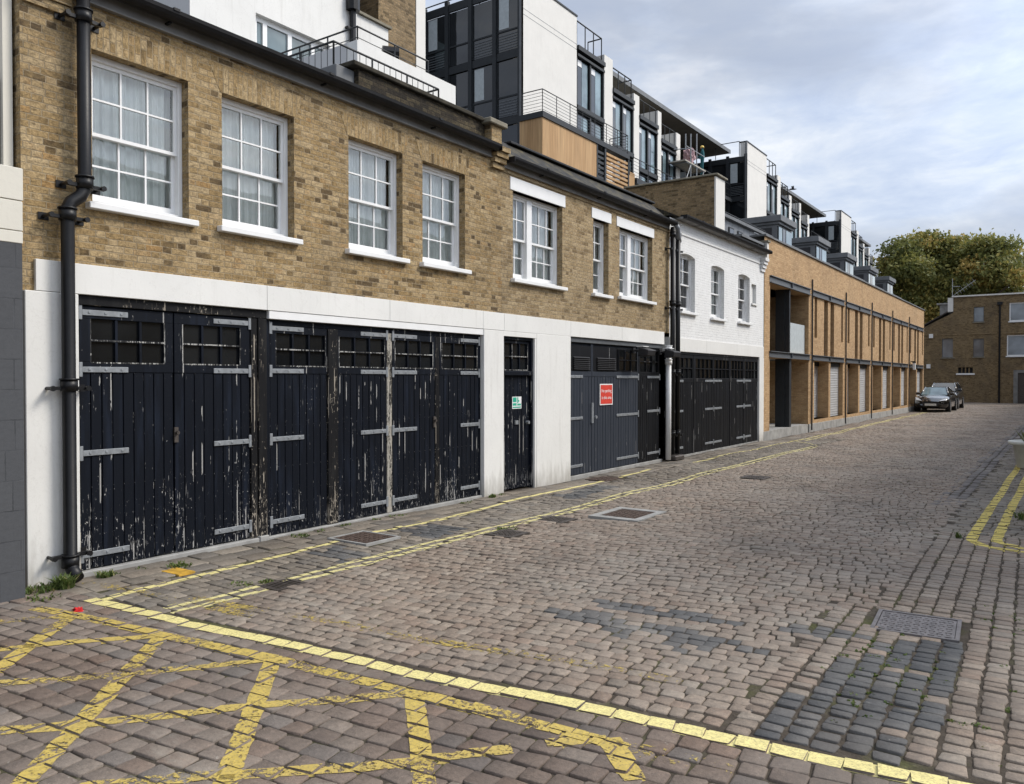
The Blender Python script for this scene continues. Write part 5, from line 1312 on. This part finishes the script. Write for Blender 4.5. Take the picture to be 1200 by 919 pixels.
for k in range(1, 4): mb.box(a+(b-a)*k/4-.04, a+(b-a)*k/4+.04, Yw+.04, Yw+.1, c_, d_)
w = mb.build('air_brick_window', 'endbrick', E_); box('sill', 'gloss', w, a-.12, b+.12, Yw-.08, Yw+.02, c_-.12, c_-.002)
a, b, c_, d_ = eh[6]; mb = MB(); mb.box(a, a+.26, Yw-.03, Yw+.1, -.1, d_); mb.box(a+.26, b, Yw-.03, Yw+.1, d_-.2, d_); w = mb.build('garage_door', 'soffit', E_); box('shutter', 'iron', w, a+.26, b, Yw+.06, Yw+.1, -.1, d_-.2)
pipe_m = MB(); pipe_m.tube([(ex(-4.02), Yw-.1, 0), (ex(-4.02), Yw-.1, ez(6.75))], .06, 8); pipe_m.box(ex(-4.02)-.16, ex(-4.02)+.16, Yw-.22, Yw-.01, ez(6.75), ez(6.95)); pipe_m.build('drainpipe', 'blackpipe', E_)
for x, z in ((-8.35, 2.6), (-8.2, 4.75)): box('alarm_box', 'gloss', E_, ex(x)-.13, ex(x)+.13, Yw-.12, Yw-.001, ez(z)-.15, ez(z)+.15)
t = thing('tv_aerial', 'thin television aerial on the roof of the far brown building', 'aerial', (ex(-7.1), Yw+2, ez(7.5)))
ax, azz = ex(-7.1), ez(7.5); mb = MB(); mb.tube([(ax, Yw+2, azz), (ax, Yw+2, azz+1.5)], .022, 5); mb.tube([(ax, Yw+2, azz+.2), (ax+1.5, Yw+2, azz+1.3)], .016, 5)
for k in range(7):
    u = k/6; p = Vector((ax+.3+1.1*u, Yw+2, azz+.42+.8*u)); mb.tube([p+Vector((-.12, 0, .18)), p+Vector((.12, 0, -.18))], .009, 4)
mb.tube([(ax, Yw+2, azz+.9), (ax+.5, Yw+2, azz+.9)], .02, 5); mb.build('mast', 'steel', t)

# ------------------------------------------------------------------ terrace across the lane (its double yellow lines turn the corner at its foot)
O = thing('opposite_mews_terrace', 'plain brick mews terrace along the kerb with the double yellow lines', 'house', (3, 36, 0))
OX = 1.05; oh = []
for k in range(11):
    y = 11.2+k*4.6; oh += [(y, y+2.6, .0, 2.25), (y+.1, y+1.0, 3.15, 4.4), (y+1.6, y+2.5, 3.15, 4.4)]
mb = MB(); mb.wall('x', OX, 10.0, 61.5, -.05, 5.4, oh, .12, -1); mb.poly([(OX, 10.0, -.05), (OX, 10.0, 5.4), (OX+8, 10.0, 5.4), (OX+8, 10.0, -.05)]); mb.build('wall', 'stock', O)
mb = MB(); mb.box(OX+.13, OX+8, 10.01, 61.5, -.05, 5.39); mb.build('core', 'darkint', O)
mb = MB(); mb.prism([(OX-.1, 9.95, 5.4), (OX+8.1, 9.95, 5.4), (OX+4, 9.95, 6.9)], (0, 51.6, 0)); mb.build('roof', 'slate', O)
for i, (a, b, z0, z1) in enumerate(oh):
    if i % 3 == 0: box('garage_door', 'peel2', O, OX+.06, OX+.129, a+.01, b-.01, z0, z1-.01)
    else:
        w = box('window', 'gloss', O, OX+.06, OX+.129, a+.005, b-.005, z0+.005, z1-.005)
        for u in (0, 1):
            for v_ in (0, 1): box('pane', 'dkglass', w, OX+.05, OX+.059, a+.05+.42*u, a+.43+.42*u, z0+.06+.6*v_, z0+.60+.6*v_)

# ------------------------------------------------------------------ tree behind
def tree(name, label, base, lobes, n, seed, size=.30):
    r = np.random.default_rng(seed); t = thing(name, label, 'tree', base)
    mb = MB(); bx, by, bz = base
    mb.tube([(bx, by, 0), (bx+.1, by, 2.5), (bx-.1, by, 5), (bx+.2, by, 8)], [.55, .45, .38, .2], 10)
    for (lx, ly, lz, lr) in lobes[::2]:
        s = Vector((bx, by, 3+3.*r.random())); e = Vector((lx, ly, lz)); m = s.lerp(e, .5)+Vector((0, 0, .8)); mb.tube([s, m, e], [.22, .13, .04], 6)
    mb.build('trunk', 'bark', t)
    tot = sum(l[3]**2 for l in lobes); V = []; F = []; tone = []
    for (lx, ly, lz, lr) in lobes:
        m = int(n*lr**2/tot); ltone = r.normal(.45, .16)
        # leaf clumps inside each lobe: denser at its skin
        nc = max(6, m//34); u = r.normal(size=(nc, 3)); u /= np.linalg.norm(u, axis=1)[:, None]
        rad = lr*(.45+.72*r.random(nc)**.7); C0 = np.array((lx, ly, lz))+u*rad[:, None]*np.array((1, 1, .82))
        for c in C0:
            ct = ltone+r.normal(0, .20); q = 34; P = c+r.normal(size=(q, 3))*np.array((.52, .52, .24))
            for p in P:
                a = r.normal(size=3); a /= np.linalg.norm(a); b = np.cross(a, r.normal(size=3)); b /= np.linalg.norm(b)
                s = size*(.5+.8*r.random()); i = len(V)
                V += [tuple(p-a*s*.5), tuple(p+b*s*.28), tuple(p+a*s*.5), tuple(p-b*s*.28)]; F.append((i, i+1, i+2, i+3)); tone.append(min(1, max(0, ct+r.normal(0, .10))))
    cr = MB(); cr.v = V; cr.f = F; cr.tone = tone; cr.build('crown', 'leaf', t); return t
r_ = np.random.default_rng(5); lobes = []
def on85(x, y, Y=86):
    q = ray(x, y); p = CAM+q*(Y/q[1]); return p[0], p[2]
for (x, y, rad) in [(1050, 318, 17), (1062, 300, 17), (1078, 290, 17), (1096, 288, 17), (1112, 290, 16), (1128, 296, 15), (1145, 298, 15), (1160, 294, 14), (1174, 296, 14), (1184, 308, 13), (1190, 322, 13), (1170, 318, 18), (1148, 322, 18), (1125, 318, 20), (1100, 314, 22), (1075, 322, 20), (1058, 338, 16), (1064, 360, 17), (1082, 345, 20), (1105, 342, 20), (1132, 340, 18), (1160, 340, 16), (1186, 342, 13), (1095, 368, 18), (1073, 382, 17), (1045, 332, 10), (1198, 330, 9), (1194, 305, 5), (1152, 287, 7), (1085, 280, 8), (1182, 290, 7), (1120, 284, 6)]:
    px_, pz = on85(x, y); lobes.append((px_, 86+r_.normal()*2.2, pz, rad/940*76*.86))
tree('broadleaf_tree', 'big broad tree turning autumn brown behind the far brick building', (-9.6, 86, 0), lobes, 52000, 3, .36)

# ------------------------------------------------------------------ parked cars
def car(name, label, x, y, paint_, L=4.5, Wd=1.80, hh=1.30, roofcol=None, coupe=True):
    """nose towards the camera (-y); (x, y) = middle of the nose on the ground"""
    t = thing(name, label, 'car', (x, y, 0), 'cars parked at the end of the lane'); hw = Wd/2
    # body: rings of 9 points from sill to sill, along the car
    st = [(0.0, .62, .34, .52, .56), (.10, .80, .24, .62, .66), (.45, .95, .20, .70, .76), (.95, 1.0, .18, .76, .84), (1.55, .98, .17, .82, .90), (2.2, .97, .17, .86, .90), (3.1, .98, .17, .88, .92), (3.7, 1.0, .18, .88, .95), (4.2, .96, .24, .84, .97), (4.45, .86, .34, .80, .92), (4.5, .74, .45, .72, .80)]
    k = L/4.5; mb = MB(); rings = []
    for (sy, w, zb, zs, zt) in st:
        w *= hw; zs *= hh/1.30; zt *= hh/1.30
        ring = [(-w*.88, zb), (-w, zb+.10), (-w*1.0, (zb+zs)/2+.06), (-w*.97, zs), (-w*.80, zs+(zt-zs)*.7), (-w*.4, zt), (0, zt+.015), (w*.4, zt), (w*.80, zs+(zt-zs)*.7), (w*.97, zs), (w*1.0, (zb+zs)/2+.06), (w, zb+.10), (w*.88, zb)]
        rings.append([(x+p[0], y+sy*k, p[1]) for p in ring])
    n = len(rings[0])
    for r in rings: mb.v += r
    for i in range(len(rings)-1):
        for j in range(n):
            j2 = (j+1) % n; mb.f.append((i*n+j, i*n+j2, (i+1)*n+j2, (i+1)*n+j))
    mb.f.append(tuple(range(n))); mb.f.append(tuple((len(rings)-1)*n+j for j in range(n))[::-1])
    body = mb.build('body', paint_, t, smooth=True)
    # cabin: glass lower rings, painted roof
    zr = hh; zb = .89*hh/1.3
    gl = [(1.45, .80, .0, .62), (2.15, .80, 1.0, .60), (3.0, .80, 1.0, .60), (3.95 if coupe else 4.2, .80, .0, .62)]
    c0 = [(x-.80*hw, y+1.40*k, zb), (x+.80*hw, y+1.40*k, zb), (x+.84*hw, y+(4.0 if coupe else 4.3)*k, zb+.02), (x-.84*hw, y+(4.0 if coupe else 4.3)*k, zb+.02)]
    c1 = [(x-.60*hw, y+2.15*k, zr-.03), (x+.60*hw, y+2.15*k, zr-.03), (x+.60*hw, y+(3.1 if coupe else 3.8)*k, zr-.03), (x-.60*hw, y+(3.1 if coupe else 3.8)*k, zr-.03)]
    for nm, i, j in (('windscreen', 0, 1), ('side_window', 1, 2), ('rear_window', 2, 3), ('side_window', 3, 0)):
        MB().poly([c0[i], c0[j], c1[j], c1[i]]).build(nm, 'carglass' if nm != 'windscreen' or not coupe else 'paleglass', t)
    mb = MB()
    for i in range(4): mb.tube([c0[i], c1[i]], .035, 6)
    b_ = len(mb.v); mid = [(x-.45*hw, y+2.4*k, zr), (x+.45*hw, y+2.4*k, zr), (x+.45*hw, y+(2.9 if coupe else 3.5)*k, zr), (x-.45*hw, y+(2.9 if coupe else 3.5)*k, zr)]
    for i in range(4):
        j = (i+1) % 4; mb.poly([c1[i], c1[j], mid[j], mid[i]])
    mb.poly(mid); mb.build('roof', roofcol or paint_, t, smooth=True)
    for sx in (-1, 1):
        for sy in (.85, 3.55):
            cx_, cy_ = x+sx*(hw-.10), y+sy*k; mb = MB(); mb.tube([(cx_-.11, cy_, .32), (cx_+.11, cy_, .32)], .32, 20); w = mb.build('wheel', 'tyre', t)
            mb = MB(); mb.tube([(cx_+sx*.105, cy_, .32), (cx_+sx*.118, cy_, .32)], .21, 16); mb.build('rim', 'alloy', w)
        # swept headlamp, wrapping the corner of the nose
        mb = MB(); z = .60*hh/1.3
        mb.prism([(x+sx*hw*.46, y+.02*k, z-.04), (x+sx*hw*.80, y+.12*k, z+.0), (x+sx*hw*.90, y+.42*k, z+.13), (x+sx*hw*.72, y+.26*k, z+.12)], (sx*.012, -.06, .03)); mb.build('headlight', 'lamp', t)
        mb = MB(); mb.box(x+sx*(hw*.86), x+sx*(hw*1.10), y+1.62*k, y+1.74*k, zb-.02, zb+.12); mb.build('door_mirror', paint_, t, bevel=.03)
    mb = MB(); mb.prism([(x-.42*hw, y-.02, .30), (x+.42*hw, y-.02, .30), (x+.5*hw, y-.005, .50), (x-.5*hw, y-.005, .50)], (0, -.012, 0)); mb.build('grille', 'louvre', t)
    box('number_plate', 'plate', t, x-.26, x+.26, y-.05, y-.035, .33, .44)
    return t
car('parked_car', 'glossy black low sports car parked nose out beside the orange wall', -5.82, 45.4, 'carblack', L=4.1, Wd=1.62, hh=1.27)
car('parked_car', 'dark car half hidden behind the black sports car', -6.0, 50.3, 'cargrey', L=4.1, Wd=1.70, hh=1.48, coupe=False)

# ------------------------------------------------------------------ planter by the right kerb, a bird
t = thing('planter', 'pale round tapered planter with spiky dark leaves by the right kerb', 'planter', (-.60, 17.75, 0))
MB().lathe((-.60, 17.75, .0), [(.20, 0), (.22, .02), (.29, .42), (.36, .44), (.37, .50), (.33, .51), (.29, .47)], 24).build('pot', 'pot', t, smooth=True)
mb = MB(); mb.tone = []
for i in range(30):
    a = random.random()*6.28; l = .16+.16*random.random(); z = .47; tl = .3+.5*random.random()
    p = Vector((-.60+.1*math.cos(a), 17.75+.1*math.sin(a), z)); e = p+Vector((math.cos(a)*l*tl, math.sin(a)*l*tl, l)); s_ = Vector((-math.sin(a), math.cos(a), 0))*.015
    m = p.lerp(e, .55); mb.poly([p-s_, p+s_, m+s_, m-s_]); mb.poly([m-s_, m+s_, e]); mb.tone += [.15, .2]
mb.build('plant', 'leaf', t)
box('soil', 'soil', t, -.75, -.45, 17.6, 17.9, .44, .465)
q = ray(929, 222); p = Vector(CAM+q*44)
t = thing('bird', 'small dark bird flying above the apartment roof', 'bird', tuple(p))
mb = MB(); d = Vector((.9, .4, .05)).normalized(); sd_ = Vector((-.4, .9, 0)).normalized(); u = Vector((0, 0, 1))
mb.tube([p-d*.22, p-d*.08, p+d*.06, p+d*.16, p+d*.21], [.010, .035, .04, .025, .006], 8)
for s_ in (-1, 1):
    a = [p+d*.08, p-d*.06, p-d*.10+sd_*s_*.22+u*.10, p-d*.16+sd_*s_*.44+u*.06, p+d*.02+sd_*s_*.26+u*.13]; mb.prism([a[0], a[1], a[2], a[3], a[4]], u*.008)
mb.prism([p-d*.18, p-d*.34+sd_*.06, p-d*.34-sd_*.06], u*.008); mb.build('body', 'bird', t)

# ------------------------------------------------------------------ sky, sun
SUN_AZ = R(52); SUN_EL = R(44)          # azimuth measured from +y towards +x
w = bpy.data.worlds.new('World'); S.world = w; w.use_nodes = True; nt = w.node_tree; nt.nodes.clear()
class WN(NT):
    def __init__(s, tree): s.t = tree
x_ = WN(nt)
sky = x_.n('TexSky', dict(sky_type='NISHITA', sun_disc=False, sun_elevation=SUN_EL, sun_rotation=SUN_AZ, air_density=1., dust_density=2., ozone_density=1.5))
tc = x_.n('TexCoord'); mp = x_.n('Mapping', None, Vector=tc.outputs['Generated'], Scale=(1.6, 1.6, 4.2), Location=(.35, .2, .1))
n1 = x_.noise(mp.outputs[0], 2.1, 10, .58, .5); n2 = x_.noise(mp.outputs[0], 5.5, 9, .62, .4)
mp2 = x_.n('Mapping', None, Vector=tc.outputs['Generated'], Scale=(1.2, 1.2, 3.4), Location=(2.35, 1.2, .6)); n3 = x_.noise(mp2.outputs[0], 2.1, 6, .5, .2)
f = x_.math('ADD', x_.math('MULTIPLY', n1, .65), x_.math('MULTIPLY', n2, .35))
cl = x_.ramp(f, [(.36, (4.2, 5.0, 6.7)), (.46, (5.4, 6.1, 7.4)), (.53, (6.6, 7.1, 7.9)), (.61, (8.6, 8.7, 8.9))])
cl = x_.mix(x_.math('MULTIPLY', x_.grey(n3, .47, .62), .80), cl, (3.7, 4.15, 5.1))
# brighter towards the veiled sun
sv = (math.sin(SUN_AZ)*math.cos(SUN_EL), math.cos(SUN_AZ)*math.cos(SUN_EL), math.sin(SUN_EL))
dp = x_.n('VectorMath', dict(operation='DOT_PRODUCT'), i0=tc.outputs['Generated'], i1=sv).outputs[1]
gl = x_.n('MapRange', dict(interpolation_type='SMOOTHSTEP'), i0=dp, i1=.45, i2=1., i3=1., i4=2.4).outputs[0]
cl = x_.mix(1., cl, gl, 'MULTIPLY')
col = x_.mix(.86, sky.outputs[0], cl)
bg = x_.n('Background', None, Color=col, Strength=.1); o_ = x_.n('OutputWorld'); nt.links.new(bg.outputs[0], o_.inputs[0])
sl = bpy.data.lights.new('sun', 'SUN'); sl.energy = 2.3; sl.angle = R(19); sl.color = (1, .93, .83)
so = bpy.data.objects.new('sun', sl); COL.objects.link(so); so.rotation_euler = Vector(sv).to_track_quat('Z', 'Y').to_euler()
S.view_settings.view_transform = 'Standard'; S.view_settings.look = 'None'; S.view_settings.exposure = .36; S.view_settings.gamma = 1
S.cycles.max_bounces = 6; S.cycles.diffuse_bounces = 3; S.cycles.transparent_max_bounces = 12; S.cycles.use_denoising = True
